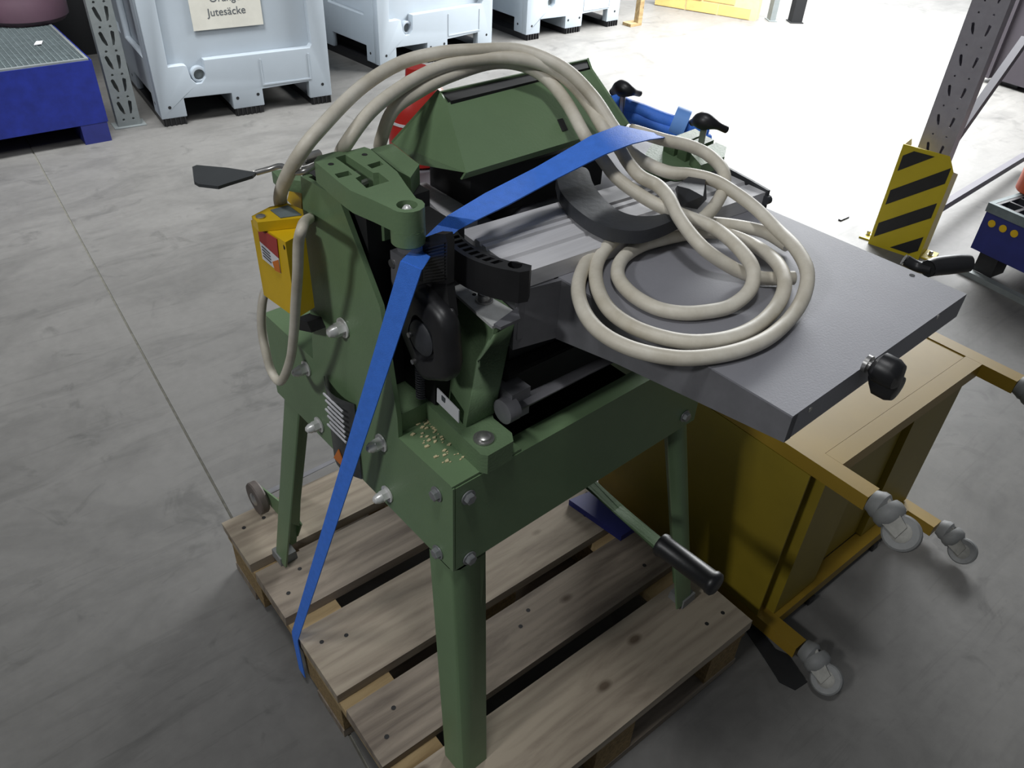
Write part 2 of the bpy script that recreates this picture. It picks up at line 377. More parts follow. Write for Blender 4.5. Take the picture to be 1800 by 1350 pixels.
# bolts
def hexbolt(p, d, r=.0075, m='bolt', h=.006, washer=True):
    bm = NB()
    if washer: lathe(bm, p, d, [(0, r*1.35), (.0016, r*1.35)], 18)
    lathe(bm, Vector(p)+Vector(d)*.0016, d, [(0, r), (h*.85, r), (h, r*.82)], 6)
    return part('hex_bolt', bm, m, smooth=30)
def domenut(p, d, r=.0085):
    bm = NB(); lathe(bm, p, d, [(0, r*1.45), (.002, r*1.45)], 20); lathe(bm, Vector(p)+Vector(d)*.002, d, [(0, r), (.009, r)], 6)
    lathe(bm, Vector(p)+Vector(d)*.010, d, [(0, r*.9), (.006, r*.85), (.011, r*.55), (.013, r*.1)], 14)
    return part('dome_nut', bm, 'dome', smooth=35)
for q in ((0.000, 0.030, 0.711), (0.000, 0.030, 0.607)): hexbolt((-.0005, q[1], q[2]), (-1, 0, 0))
for q in ((0.022, -0.000, 0.716), (0.025, -0.000, 0.605)): hexbolt((q[0], -.0005, q[2]), (0, -1, 0))
hexbolt((FA-.03, -.0005, .70), (0, -1, 0)); hexbolt((FA-.03, -.0005, .62), (0, -1, 0))
for q in ((0.000, 0.319, 0.622), (0.000, 0.147, 0.709), (0.000, 0.142, 0.621)): domenut((-.0005, q[1], q[2]), (-1, 0, 0))
domenut((-.0005, .335, .715), (-1, 0, 0), .008)
# curved name plate on the side
bm = NB(); n = 8; A_ = []; B_ = []
for i in range(n+1):
    t = i/n; b = .205+.075*t; bulge = -.002-.012*math.sin(math.pi*t)
    A_.append((bulge, b, ZB+.004)); B_.append((bulge, b, ZT-.006))
for i in range(n):
    v = [bm.verts.new(Vector(p)) for p in (A_[i], A_[i+1], B_[i+1], B_[i])]; bm.faces.new(v)
bmesh.ops.remove_doubles(bm, verts=bm.verts, dist=1e-6); bmesh.ops.solidify(bm, geom=bm.faces[:], thickness=.001)
npl = part('type_plate', bm, 'plate', smooth=40)
bm = NB()
for i in range(7): box(bm, -.0165, -.0145, .214, .262-.004*(i % 3), .722-.009*i, .7245-.009*i)
part('print_lines', bm, 'white', npl)
bm = NB(); poly(bm, [(-.0165, .222, .612), (-.0165, .255, .612), (-.0165, .238, .640)], (.0015, 0, 0)); part('warning_sticker', bm, 'orangelabel', npl)
# wheels and axle
for a0 in (-.004, .44):
    bm = NB(); lathe(bm, (a0, .668, .1812), (1, 0, 0), [(0, .026), (.0, .034), (.003, .036), (.015, .036), (.018, .034), (.018, .024)], 28)
    w_ = part('transport_wheel', bm, 'wheel', smooth=30)
    bm = NB(); lathe(bm, (a0-.004, .668, .1812), (1, 0, 0), [(0, .006), (.002, .013), (.006, .016), (.0065, .022)], 18); part('wheel_hub', bm, 'zinc', w_, smooth=40)
bm = NB(); tube(bm, [(.0, .668, .1812), (.46, .668, .1812)], .006, curve=False); part('axle', bm, 'steel_dark', smooth=60)
for a0 in (.018, .42):
    bm = NB(); poly(bm, [(a0, .50, .235), (a0, .53, .245), (a0, .682, .195), (a0, .678, .168), (a0, .53, .175)], (.003, 0, 0)); part('wheel_strut', bm, 'green')
# column on the left
bm = NB(); poly(bm, [(0.000, 0.280, 1.017), (0.000, 0.198, 1.022), (0.000, 0.130, 0.920), (0, .108, .776), (0, .108, .744), (0, .312, .744), (0.000, 0.306, 0.786)], (.006, 0, 0))
poly(bm, [(.006,)+tuple((0.000, 0.280, 1.017))[1:], (.006,)+tuple((0.000, 0.306, 0.786))[1:], (.006, .312, .744), (.006, .305, .744), (.006,)+((0.000, 0.306, 0.786)[1]-.006, (0.000, 0.306, 0.786)[2]), (.006,)+((0.000, 0.280, 1.017)[1]-.006, (0.000, 0.280, 1.017)[2])], (.085, 0, 0))
part('column_cover', bm, 'green', smooth=30, bevel=.0015)
bm = NB(); box(bm, .007, .092, .114, .29, .7445, .772); part('column_foot', bm, 'green_cast', bevel=.003)
bm = NB(); box(bm, .012, .095, .165, .30, .773, 1.018); box(bm, .05, .093, .10, .165, .775, 1.0); part('column_core', bm, 'blackm', bevel=.002)
bm = NB(); poly(bm, [(0.030, 0.211, 1.001), (0.030, 0.159, 1.009), (0.030, 0.160, 0.978), (0.030, 0.200, 0.960)], (.05, 0, 0)); part('column_block', bm, 'green_cast', bevel=.002)
bm = NB(); poly(bm, [(0.012, 0.293, 1.016), (0.012, 0.213, 1.017), (0.012, 0.204, 1.000), (0.012, 0.289, 1.005)], (.06, 0, 0)); part('column_cap', bm, 'green_cast', bevel=.002)
domenut((-.0005, (-0.000, 0.216, 0.847)[1], (-0.000, 0.216, 0.847)[2]), (-1, 0, 0), .009)
# top bracket
zt = 1.05
def z2(pts): return [(p[0], p[1]) for p in pts]
tipc = Vector((0.016, 0.093, 1.050)); tipr = .0175
outer = z2([(0.007, 0.247, 1.050), (-0.003, 0.238, 1.050), (-0.010, 0.173, 1.050), (-0.011, 0.151, 1.050), (-0.005, 0.121, 1.050), (-0.001, 0.094, 1.050)])
pe = Vector(outer[-1]) - tipc.xy; a0 = math.atan2(pe.y, pe.x); pr_ = Vector(z2([(0.036, 0.102, 1.050)])[0]) - tipc.xy; a1 = math.atan2(pr_.y, pr_.x)
while a1 < a0: a1 += 2*math.pi
for i in range(9):
    a = a0+(a1-a0)*i/8; outer.append((tipc.x+tipr*math.cos(a), tipc.y+tipr*math.sin(a)))
outer[5] = (outer[5][0], outer[5][1])
outer += z2([(0.041, 0.129, 1.050), (0.053, 0.164, 1.050), (0.064, 0.232, 1.050), (0.062, 0.241, 1.050), (0.042, 0.241, 1.050), (0.027, 0.248, 1.050)])
slot = z2([(0.020, 0.233, 1.050), (0.033, 0.234, 1.050), (0.031, 0.176, 1.050), (0.036, 0.173, 1.050), (0.033, 0.149, 1.050), (0.005, 0.148, 1.050), (0.009, 0.175, 1.050), (0.017, 0.177, 1.050)])
s1 = z2([(-0.003, 0.196, 1.050), (0.013, 0.195, 1.050), (0.011, 0.184, 1.050), (-0.005, 0.185, 1.050)])
s2 = z2([(0.037, 0.197, 1.050), (0.054, 0.198, 1.050), (0.052, 0.188, 1.050), (0.036, 0.186, 1.050)])
bm = plate(outer, [slot, s1, s2, circ(tipc.x, tipc.y, .0105, 16)], .024); bmesh.ops.translate(bm, verts=bm.verts, vec=(0, 0, zt-.024))
brk = part('tilt_bracket', bm, 'green', smooth=35)
zs = [v for v in (slot, s1, s2)]
bm = NB()
for s in (slot, s1, s2):
    cx = sum(p[0] for p in s)/len(s); cy = sum(p[1] for p in s)/len(s)
    zprism(bm, [(cx+(p[0]-cx)*1.12, cy+(p[1]-cy)*1.12) for p in s], zt-.027, zt-.0245)
part('slot_floor', bm, 'green_cast', brk)
bm = NB(); lathe(bm, (tipc.x, tipc.y, 1.009), (0, 0, 1), [(0, tipr*.9), (.002, tipr), (.0168, tipr)], 26)
part('pivot_boss', bm, 'green', brk, smooth=40)
bm = NB(); lathe(bm, (tipc.x, tipc.y, zt-.023), (0, 0, 1), [(0, .007), (.013, .007), (.018, .0058), (.022, .003), (.0228, .0002)], 18); part('pivot_bolt', bm, 'dome', brk, smooth=60)
bm = NB()
for q in ((0.036, 0.237, 1.042), (0.031, 0.213, 1.042), (0.026, 0.189, 1.042)):
    lathe(bm, (q[0]-.006, q[1], 1.034), (1, .2, 0), [(0, .004), (.013, .004)], 8)
part('spring_pins', bm, 'zinc', brk, smooth=40)
for q in ((0.007, 0.220, 1.050), (0.050, 0.222, 1.050)):
    bm = NB(); lathe(bm, (q[0], q[1], zt-.0005), (0, 0, 1), [(0, .0032), (.0009, .0032)], 12); part('screw_hole', bm, 'blackm', brk)
bm = NB(); poly(bm, [(0.035, 0.146, 0.985), (0.035, 0.102, 1.001), (0.035, 0.106, 0.985), (0.035, 0.142, 0.966)], (.02, 0, 0)); part('metal_shoe', bm, 'steel_dark')
bm = NB(); poly(bm, [(0.030, 0.150, 0.971), (0.030, 0.111, 0.973), (0.030, 0.118, 0.899), (0.030, 0.153, 0.881)], (.02, 0, 0))
pp = part('dark_link_plate', bm, 'steel_dark')
q = (0.030, 0.147, 0.956)
bm = NB(); lathe(bm, (q[0], q[1], q[2]), (-1, 0, 0), [(0, .0055), (.002, .005)], 12); part('link_screw', bm, 'zinc', pp, smooth=40)
# arm between bracket and hood
bm = NB(); zprism(bm, z2([(0.078, 0.254, 1.040), (0.107, 0.254, 1.040), (0.097, 0.186, 1.040), (0.069, 0.163, 1.040), (0.068, 0.185, 1.040)]), 1.01, 1.04); part('hood_arm', bm, 'green', bevel=.002)
# cast pillar near the corner
bm = NB(); zprism(bm, z2([(0.047, 0.115, 0.776), (0.045, 0.103, 0.776), (0.040, 0.000, 0.776), (0.045, -0.007, 0.776), (0.084, -0.006, 0.776), (0.092, 0.006, 0.776), (0.092, 0.040, 0.776), (0.111, 0.069, 0.776)]), ZT+.0032, .773)
pil = part('cast_pillar', bm, 'green_cast', bevel=.006, seg=3, smooth=50)
lo = [(.054, .046, .772), (.100, .046, .772), (.120, .125, .772), (.078, .125, .772)]
mi_ = [(.060, .034, .875), (.106, .034, .875), (.122, .145, .875), (.086, .130, .875)]
hi = [(0.069, 0.019, 0.915), (0.104, 0.023, 0.915), (.125, .155, .915), (0.093, 0.132, 0.915)]
bm = NB(); hexa(bm, lo, mi_); hexa(bm, mi_, hi); hexa(bm, hi, [(p[0], p[1], .928) for p in hi]); bmesh.ops.remove_doubles(bm, verts=bm.verts, dist=1e-5)
part('pillar_post', bm, 'green_cast', pil, bevel=.003, smooth=50)
bm = NB(); zprism(bm, z2([(0.093, 0.127, 0.932), (0.100, 0.020, 0.932), (0.089, 0.011, 0.932), (0.062, 0.013, 0.932), (0.073, 0.103, 0.932)]), .9285, .932)
sp = part('steel_plate', bm, 'plate_steel', bevel=.0008)
q = (0.087, 0.057, 0.934)
bm = NB(); lathe(bm, (q[0], q[1], .9322), (0, 0, 1), [(0, .0098), (.002, .0098), (.002, .0072), (.0085, .0072), (.0095, .006), (.0095, .0042), (.006, .0038)], 20); part('socket_bolt', bm, 'zinc', sp, smooth=35)
q = (0.086, 0.073, 0.932)
bm = NB(); lathe(bm, (q[0], q[1], .9320), (0, 0, 1), [(0, .0024), (.0006, .0024)], 10); part('plate_hole', bm, 'blackm', sp)
bm = NB(); zprism(bm, z2([(0.062, 0.011, 0.936), (0.103, 0.021, 0.936), (0.091, 0.002, 0.936), (0.064, 0.002, 0.936)]), .9325, .936); part('shim', bm, 'steel_dark', sp)
q = (0.059, 0.018, 0.774); bm = NB(); lathe(bm, (q[0], q[1], .7735), (0, 0, 1), [(0, .0125), (.002, .0125), (.002, .009), (.005, .0085), (.007, .005)], 20); part('foot_bolt', bm, 'zinc', pil, smooth=35)
q = (0.047, 0.057, 0.766); bm = NB(); lathe(bm, (.0545, q[1], .757), (-1, 0, 0), [(0, .006), (.003, .005)], 12); part('side_bolt', bm, 'zinc', pil, smooth=35)
bm = NB(); poly(bm, [(0.050, 0.096, 0.804), (0.050, 0.054, 0.797), (0.050, 0.054, 0.778), (0.050, 0.097, 0.783)], (.0015, 0, 0)); part('white_sticker', bm, 'white', pil)
bm = NB(); poly(bm, [(0.049, 0.086, 0.800), (0.049, 0.079, 0.799), (0.049, 0.080, 0.792), (0.049, 0.086, 0.793)], (.0015, 0, 0)); part('sticker_print', bm, 'ink', pil)
# black clamp wheel with lever and threaded spindle
c = Vector((0.028, 0.068, 0.906))
bm = NB(); n = 48
def knobr(t): return .053*(1+.055*math.cos(5*t+.6))
prof = [(0, .72), (-.006, .93), (-.012, 1.), (-.020, 1.), (-.026, .95), (-.029, .82), (-.030, .50), (-.024, .46), (-.026, .20)]
rings = []
for t, s in prof:
    rg = []
    for k in range(n):
        a = 2*math.pi*k/n; r = knobr(a)*s
        rg.append(bm.verts.new(c+Vector((t+.012, r*math.cos(a)*.86, r*math.sin(a)*1.05))))
    rings.append(rg)
for i in range(len(rings)-1):
    for k in range(n): bm.faces.new((rings[i][k], rings[i][(k+1) % n], rings[i+1][(k+1) % n], rings[i+1][k]))
bm.faces.new(rings[0][::-1]); bm.faces.new(rings[-1])
cw = part('clamp_wheel', bm, 'black', smooth=50)
bm = NB(); lathe(bm, c+Vector((-.013, .003, 0)), (-1, 0, 0), [(0, .021), (.003, .021), (.006, .017), (.007, .002)], 26); part('hub_cap', bm, 'grip', cw, smooth=50)
for q in ((0.005, 0.086, 0.904), (0.005, 0.081, 0.871)):
    bm = NB(); lathe(bm, (.012, q[1], q[2]), (-1, 0, 0), [(0, .003), (.006, .003)], 10); part('wheel_screw', bm, 'zinc', cw, smooth=40)
bm = NB(); poly(bm, [(0.030, 0.121, 0.942), (0.030, 0.049, 0.977), (0.030, 0.042, 0.939), (0.030, 0.100, 0.923), (0.030, 0.129, 0.862), (0.030, 0.133, 0.907)], (.010, 0, 0)); part('clamp_housing', bm, 'blackm', bevel=.003)
bm = NB(); tube(bm, [(.05, .128, .735), (.05, .128, .835)], .0065, 10, curve=False)
for i in range(22): lathe(bm, (.05, .128, .742+i*.0036), (0, 0, 1), [(0, .0062), (.0012, .0078), (.0024, .0062)], 10)
part('threaded_spindle', bm, 'steel_dark', smooth=40)
bm = NB(); poly(bm, [(0.030, 0.089, 1.004), (0.030, 0.083, 1.015), (0.030, 0.066, 1.026), (0.030, 0.050, 1.032), (0.030, 0.047, 1.025), (0.030, 0.048, 0.977), (0.030, 0.089, 0.957)], (.009, 0, 0))
rl = part('ribbed_lever', bm, 'black', bevel=.003, smooth=40)
p0 = Vector((0.030, 0.086, 1.000)); p1 = Vector((0.030, 0.050, 1.022)); p2 = Vector((0.030, 0.087, 0.961)); p3 = Vector((0.030, 0.050, 0.982))
bm = NB()
for i in range(12):
    t = i/11; a = p0.lerp(p2, t); b = p1.lerp(p3, t)
    poly(bm, [a+Vector((.0005, 0, -.0009)), b+Vector((.0005, 0, -.0009)), b+Vector((.0005, 0, .0009)), a+Vector((.0005, 0, .0009))], (-.0022, 0, 0))
part('grip_ribs', bm, 'black', rl)
# saw table (sliding part, near) and rear table
bm = NB(); TT = .95
tl = (.165, .040); P_ = [tl, (.165, -.277), (.508, -.277), (.508, .040)]
zprism(bm, P_, TT-.03, TT); tb = part('table_top', bm, 'table', bevel=.0015)
bm = NB(); poly(bm, [(.1645, .060, .862), (.1645, -.075, .889), (.1645, -.277, .919), (.1645, -.277, .9485), (.1645, .030, .9485), (.135, .060, .945)][:5], (.010, 0, 0))
part('table_side_rail', bm, 'steel_dark', bevel=.001)
bm = NB(); poly(bm, [(.110, .075, .860), (.110, .030, .862), (.1645, .022, .871), (.1645, .030, .9485), (.110, .045, .945), (.110, .075, .945)], (.0, .0, -.0001)) if False else zprism(bm, [(.108, .030), (.1645, .018), (.1645, .036), (.115, .06)], .872, .9485)
part('rail_end_block', bm, 'steel_dark', bevel=.001)
bm = NB(); box(bm, .18, .50, -.262, -.05, .912, .9195); part('table_web', bm, 'steel_dark')
bm = NB(); P_ = [(.172, .168), (.60, .15), (.62, .46), (.178, .46)]
zprism(bm, P_, .905, .935); part('rear_table', bm, 'table', bevel=.002)
bm = NB(); zprism(bm, z2([(0.219, 0.317, 0.940), (0.259, 0.312, 0.940), (0.386, 0.252, 0.940), (0.213, 0.179, 0.940)]), .9352, .940); part('blade_insert', bm, 'blackm', bevel=.001)
bm = NB(); zprism(bm, z2([(0.170, 0.311, 0.955), (0.189, 0.305, 0.955), (0.188, 0.194, 0.955), (0.142, 0.181, 0.955)]), .9352, .953); part('guide_rail', bm, 'alu', bevel=.001)
bm = NB(); zprism(bm, z2([(0.138, 0.248, 0.940), (0.103, 0.194, 0.940), (0.106, 0.164, 0.940), (0.159, 0.202, 0.940), (0.174, 0.288, 0.940)]), .9355, .940); part('rail_shoe', bm, 'white', bevel=.001)
bm = NB(); zprism(bm, [(.13, .06), (.455, .06), (.455, .43), (.13, .43)], .7455, .9045); part('saw_housing', bm, 'blackm', bevel=.004)
bm = NB(); tube(bm, [(0.099, 0.027, 0.790), (.44, -.02+.04, .79)], .009, 14, curve=False); part('guide_rod', bm, 'steel_dark', smooth=60)
q = Vector((0.099, 0.027, 0.790)); bm = NB(); lathe(bm, q-Vector((.006, 0, 0)), (1, 0, 0), [(0, .013), (.001, .016), (.018, .016)], 18); box(bm, q.x+.006, q.x+.035, q.y-.004, q.y+.03, .771, .812)
part('rod_clamp', bm, 'steel_dark', bevel=.001, smooth=40)
bm = NB(); tube(bm, [(.115, .052, .823), (.44, .045, .823)], .011, 12, curve=False); part('guide_rod', bm, 'blackm', smooth=60)
# far end of the table: clamp knob, handle
q = Vector((0.289, -0.300, 0.949))
bm = NB(); lathe(bm, (q.x-.004, -.2775, q.z+.006), (0, -1, 0), [(0, .009), (.004, .009), (.004, .005), (.008, .005)], 14); part('knob_stud', bm, 'zinc', smooth=40)
bm = NB(); n = 42; rings = []
for t, s in [(0, .45), (.004, .7), (.010, 1), (.026, 1.0), (.034, .85), (.036, .4)]:
    rg = []
    for k in range(n):
        a = 2*math.pi*k/n; r = (.019+.011*math.cos(2*a+.0))*s if True else 0
        rg.append(bm.verts.new(Vector((q.x+r*math.cos(a)*.95*math.cos(1.0)+r*math.sin(a)*1.1*math.sin(1.0), -.284-t*.8, q.z-r*math.cos(a)*.95*math.sin(1.0)+r*math.sin(a)*1.1*math.cos(1.0)))))
    rings.append(rg)
for i in range(len(rings)-1):
    for k in range(n): bm.faces.new((rings[i][k], rings[i][(k+1) % n], rings[i+1][(k+1) % n], rings[i+1][k]))
bm.faces.new(rings[0][::-1]); bm.faces.new(rings[-1]); part('wing_knob', bm, 'black', smooth=50)
for q in ((0.196, -0.277, 0.942), (0.441, -0.277, 0.946)):
    bm = NB(); lathe(bm, (q[0], -.2768, q[2]), (0, -1, 0), [(0, .003), (.0006, .003)], 10); part('edge_screw', bm, 'zinc')
q = (0.497, -0.218, 0.950); bm = NB(); lathe(bm, (q[0], q[1], .9498), (0, 0, 1), [(0, .0032), (.0006, .0032)], 12); part('table_hole', bm, 'blackm')
bm = NB(); tube(bm, [(0.557, -0.182, 0.935), (0.564, -0.198, 0.930), (0.562, -0.217, 0.935)], .007, 10)
tube(bm, [(0.558, -0.212, 0.935), (0.571, -0.216, 0.936), (0.589, -0.226, 0.937), (0.601, -0.234, 0.938), (0.608, -0.239, 0.938)], .012, 12, rfun=lambda t: .0105+.0015*math.sin(math.pi*t))
part('side_handle', bm, 'black', smooth=60)
# long extrusion across the table
EL, EN, EF, EZ = .94, None, None, .97
a_ = Vector((0.112, 0.028, 0.970)); b_ = Vector((0.508, -0.004, 0.970)); ux = (b_-a_); ux.z = 0; Lx = ux.length; ux.normalize(); uy = Vector((-ux.y, ux.x, 0))
prof = [(0, .872-.97), (0, 0), (.028, .0), (.030, -.003), (.034, -.003), (.036, .001), (.060, .001), (.061, -.0015), (.064, -.0015), (.065, .002), (.072, .002), (.073, -.001), (.076, -.001), (.077, .003), (.085, .003), (.088, -.001), (.118, -.001), (.122, -.006), (.128, -.014), (.128, -.030)]
def ext_pt(s, w, z): return a_ + ux*s + uy*w + Vector((0, 0, z))
bm = NB(); base = [(0, -.0195)] + prof[1:]
poly(bm, [ext_pt(0, w, z) for w, z in base], ux*Lx)
ex_ = part('fence_profile', bm, 'alu', bevel=.0004, seg=1)
bm = NB(); poly(bm, [ext_pt(0, w, z) for w, z in [(.0, -.085), (.0, -.0198), (.05, -.0198), (.05, -.085)]], ux*.047); part('profile_foot', bm, 'steel_dark', bevel=.001)
bm = NB(); pc = [(-.004, -.022), (-.003, .003), (.03, .006), (.098, .010), (.118, .003), (.132, -.012), (.132, -.034)]
poly(bm, [ext_pt(Lx+.0005, w, z) for w, z in pc], ux*.004); lathe(bm, ext_pt(Lx-.002, -.003, -.01), ux, [(0, .006), (.008, .006)], 12)
part('end_cap', bm, 'grip', ex_, bevel=.0008)
# bowed black end grip with cut-outs
gi = []
ga = Vector((0.072, 0.102, 1.000)); gb = Vector((0.079, 0.003, 0.990)); gd = gb-ga; gd.z = 0; gL = gd.length; gd.normalize(); gn = Vector((gd.y, -gd.x, 0))
if gn.x > 0: gn = -gn
outl = []; inn = []
for i in range(17):
    t = i/16; bow = .014*math.sin(math.pi*t)**.8
    outl.append(((gL*t), bow+.007)); inn.append((gL*t, bow-.012-.002*math.sin(math.pi*t)))
capa = [(gL+.010, .002), (gL+.014, -.008), (gL+.008, -.017)]; capb = [(-.008, -.017), (-.014, -.008), (-.010, .002)]
loop = outl + capa + inn[::-1] + capb
holes = []
for i in range(8):
    t0 = .10+.095*i; t1 = t0+.055
    f = lambda t: .014*math.sin(math.pi*t)**.8
    holes.append([(gL*t0, f(t0)+.001), (gL*t1, f(t1)+.001), (gL*t1+.002, f(t1)-.010), (gL*t0+.002, f(t0)-.010)])
holes.append(circ(gL*.965, -.005, .0075, 12)); 
bm = plate(loop, holes, .036)
bmesh.ops.transform(bm, matrix=MX(ga, gd, gn, Vector((0, 0, -1))), verts=bm.verts)
gp = part('end_grip', bm, 'black', smooth=35)
bm = NB(); zz = .985
poly(bm, [ga+gd*(gL*t_)+gn*(w+.0) + Vector((0, 0, -.006)) for t_, w in ((.06, .005), (.3, .015), (.5, .018), (.7, .015), (.9, .007), (.9, -.005), (.5, .002), (.1, -.006))], (0, 0, -.02)); part('grip_core', bm, 'black', gp)
# black crescent blade guard lying across the fence
oc = z2([(0.281, 0.155, 0.990), (0.254, 0.118, 0.990), (0.237, 0.077, 0.990), (0.230, 0.038, 0.990), (0.236, 0.012, 0.990), (0.256, -0.008, 0.990), (0.287, -0.013, 0.990), (0.322, -0.011, 0.990)])
ic = z2([(0.331, 0.002, 0.990), (0.305, 0.006, 0.990), (0.281, 0.019, 0.990), (0.274, 0.043, 0.990), (0.284, 0.077, 0.990), (0.303, 0.112, 0.990), (0.329, 0.148, 0.990), (0.323, 0.165, 0.990)])
oc = [(p.x, p.y) for p in catmull([(x, y, 0) for x, y in oc], 5)]; ic = [(p.x, p.y) for p in catmull([(x, y, 0) for x, y in ic], 5)]
bm = NB(); zprism(bm, oc+ic, .976, .992); cg = part('blade_guard', bm, 'grip', bevel=.0015, smooth=30)
bm = NB(); hexa(bm, [(0.389, 0.052, 0.985), (0.354, 0.017, 0.985), (0.365, -0.002, 0.985), (0.397, 0.009, 0.985), (0.428, 0.039, 0.985)], [(0.350, 0.022, 1.010), (0.355, 0.007, 1.010), (0.352, -0.015, 1.010), (0.398, 0.017, 1.010), (0.385, 0.032, 1.010)])
part('guard_shoe', bm, 'grip', cg, bevel=.001)
# hood
hb = [(0.140, 0.157, 1.030), (0.409, 0.159, 1.030)]; ht = [(0.176, 0.240, 1.078), (0.416, 0.241, 1.078)]; bt = [(0.185, 0.266, 1.083), (0.434, 0.267, 1.083)]
lb = (0.164, 0.341, 1.000); lm = (0.152, 0.264, 1.000)
H_ = dict(f0=hb[0], f1=hb[1], t0=ht[0], t1=ht[1], r0=bt[0], r1=bt[1])
bm = NB(); th = Vector((0, .004, 0))
def quad(bm, P, th):
    P = [Vector(p) for p in P]; nn = (P[1]-P[0]).cross(P[2]-P[0]).normalized()*th
    hexa(bm, P, [p+nn for p in P])
back0 = (lb[0]+.03, lb[1]+.02, 1.0); back1 = (hb[1][0]+.03, hb[1][1]+.11, 1.025)
quad(bm, [hb[0], hb[1], ht[1], ht[0]], -.003)
poly(bm, [(hb[0][0], hb[0][1], 1.03), (hb[1][0], hb[1][1], 1.03), (hb[1][0], hb[1][1]+.008, 1.019), (hb[0][0], hb[0][1]+.008, 1.019)], (0, .003, 0))
quad(bm, [ht[0], lb, lm, hb[0]], -.003)
quad(bm, [ht[0], bt[0], lb], -.003)
quad(bm, [ht[1], hb[1], back1, bt[1]], .003)
quad(bm, [bt[0], bt[1], back1, back0], -.003)
quad(bm, [lb, bt[0], back0], .003)
hood = part('chip_hood', bm, 'green')
bm = NB(); zprism(bm, [(.185, .205), (.40, .185), (.45, .30), (.20, .31)], .9405, 1.0); part('hood_shade_block', bm, 'blackm', hood)  # black block added to give the darkness under the hood
bm = NB(); zprism(bm, z2([(0.180, 0.237, 1.076), (0.413, 0.242, 1.076), (0.433, 0.265, 1.082), (0.187, 0.266, 1.082)]), 1.076, 1.0805); part('mouth_shade_plate', bm, 'blackm', hood)  # black plate across the opening, the dark inside put into its colour
bm = NB(); f0, f1, t0, t1 = map(Vector, (hb[0], hb[1], ht[0], ht[1]))
def fpt(u, v): return f0.lerp(f1, u).lerp(t0.lerp(t1, u), v)
nn = (f1-f0).cross(t0-f0).normalized()
if nn.y > 0: nn = -nn
poly(bm, [fpt(.592, .17)+nn*.0003, fpt(.628, .17)+nn*.0003, fpt(.634, .36)+nn*.0003, fpt(.598, .36)+nn*.0003], nn*.0006); part('hood_hole', bm, 'blackm', hood)
# slotted green fence block at the right rear
bm = NB(); zprism(bm, z2([(0.406, 0.131, 0.985), (0.490, 0.175, 0.985), (0.564, 0.158, 0.985), (0.549, 0.099, 0.985), (0.464, 0.068, 0.985), (0.428, 0.082, 0.985)]), .9745, .985)
fb = part('fence_block', bm, 'green_cast', bevel=.002)
for i, (p, q) in enumerate([((1185, 238), (1243, 232)), ((1205, 252), (1262, 240)), ((1218, 268), (1275, 255))]): pass
for P4 in ([(0.473, 0.144, 1.000), (0.544, 0.148, 1.000), (0.537, 0.127, 1.000), (0.469, 0.122, 1.000)], [(0.470, 0.117, 1.000), (0.535, 0.123, 1.000), (0.531, 0.105, 1.000), (0.467, 0.100, 1.000)], [(0.465, 0.092, 1.000), (0.526, 0.098, 1.000), (0.525, 0.079, 1.000), (0.494, 0.059, 1.000), (0.445, 0.059, 1.000)]):
    bm = NB(); zprism(bm, z2(P4), .9852, 1.0); part('block_ridge', bm, 'green_cast', fb, bevel=.0015)
# rear clamps: two black wing knobs
for P in ([(0.512, 0.283, 1.020), (0.511, 0.268, 1.030), (0.514, 0.251, 1.030), (0.543, 0.257, 1.020)], [(0.512, 0.132, 1.020), (0.503, 0.113, 1.030), (0.507, 0.097, 1.030), (0.529, 0.088, 1.020)]):
    bm = NB(); tube(bm, P, .006, 12, rfun=lambda t: .005+.007*math.sin(math.pi*min(1, t*1.15))**2 if t < .87 else .005)
    o_ = part('clamp_knob', bm, 'black', smooth=60)
    bm = NB(); p = Vector(P[1])+(Vector(P[2])-Vector(P[1]))*.4; tube(bm, [p, p-Vector((0, 0, .08))], .0045, 10, curve=False); part('knob_stem', bm, 'zinc', o_, smooth=60)
# lever with grip under the table
bm = NB(); tube(bm, [(.308, .09, .52), (0.311, -0.102, 0.500)], .0115, 14, curve=False); lv = part('lift_lever', bm, 'green', smooth=60)
g0 = Vector((0.315, -0.087, 0.500)); g1 = Vector((0.319, -0.187, 0.500)); d_ = (g1-g0).normalized(); bm = NB()
Lg = (g1-g0).length
lathe(bm, g0, d_, [(0, .013), (.001, .0175), (.006, .0185), (.012, .0165), (Lg*.9, .0165), (Lg*.93, .0185), (Lg, .018), (Lg+.003, .014)], 24); part('lever_grip', bm, 'black', lv, smooth=50)
# yellow switch box with paddle beside the column
SA = -.05
TL, TR, BR, BL = map(Vector, ((-0.050, 0.320, 0.962), (-0.050, 0.234, 0.969), (-0.050, 0.244, 0.866), (-0.050, 0.312, 0.869)))
bm = NB(); zprism(bm, z2([(-0.055, 0.307, 0.968), (-0.049, 0.237, 0.968), (-0.020, 0.246, 0.968), (-0.026, 0.313, 0.968)]), .868, .968); sb = part('switch_box', bm, 'ybox', bevel=.004, seg=3, smooth=50)
bm = NB(); zprism(bm, z2([(-0.059, 0.293, 0.980), (-0.061, 0.275, 0.980), (-0.014, 0.256, 0.980), (-0.005, 0.275, 0.980), (-0.011, 0.300, 0.980), (-0.032, 0.303, 0.980)]), .9685, .980); part('switch_lid', bm, 'ybox', sb, bevel=.003, seg=2, smooth=50)
def onA(px, dz=0): return Vector(px)
bm = NB(); poly(bm, [(-0.0545, 0.292, 0.9655), (-0.051, 0.253, 0.966), (-0.0512, 0.255, 0.941), (-0.0545, 0.292, 0.948)], (-.0006, 0, 0)); part('red_sticker', bm, 'redlabel', sb)
bm = NB(); poly(bm, [(-0.0545, 0.292, 0.9475), (-0.0512, 0.255, 0.9405), (-0.0512, 0.256, 0.921), (-0.0545, 0.292, 0.925)], (-.0006, 0, 0)); part('white_sticker', bm, 'white', sb)
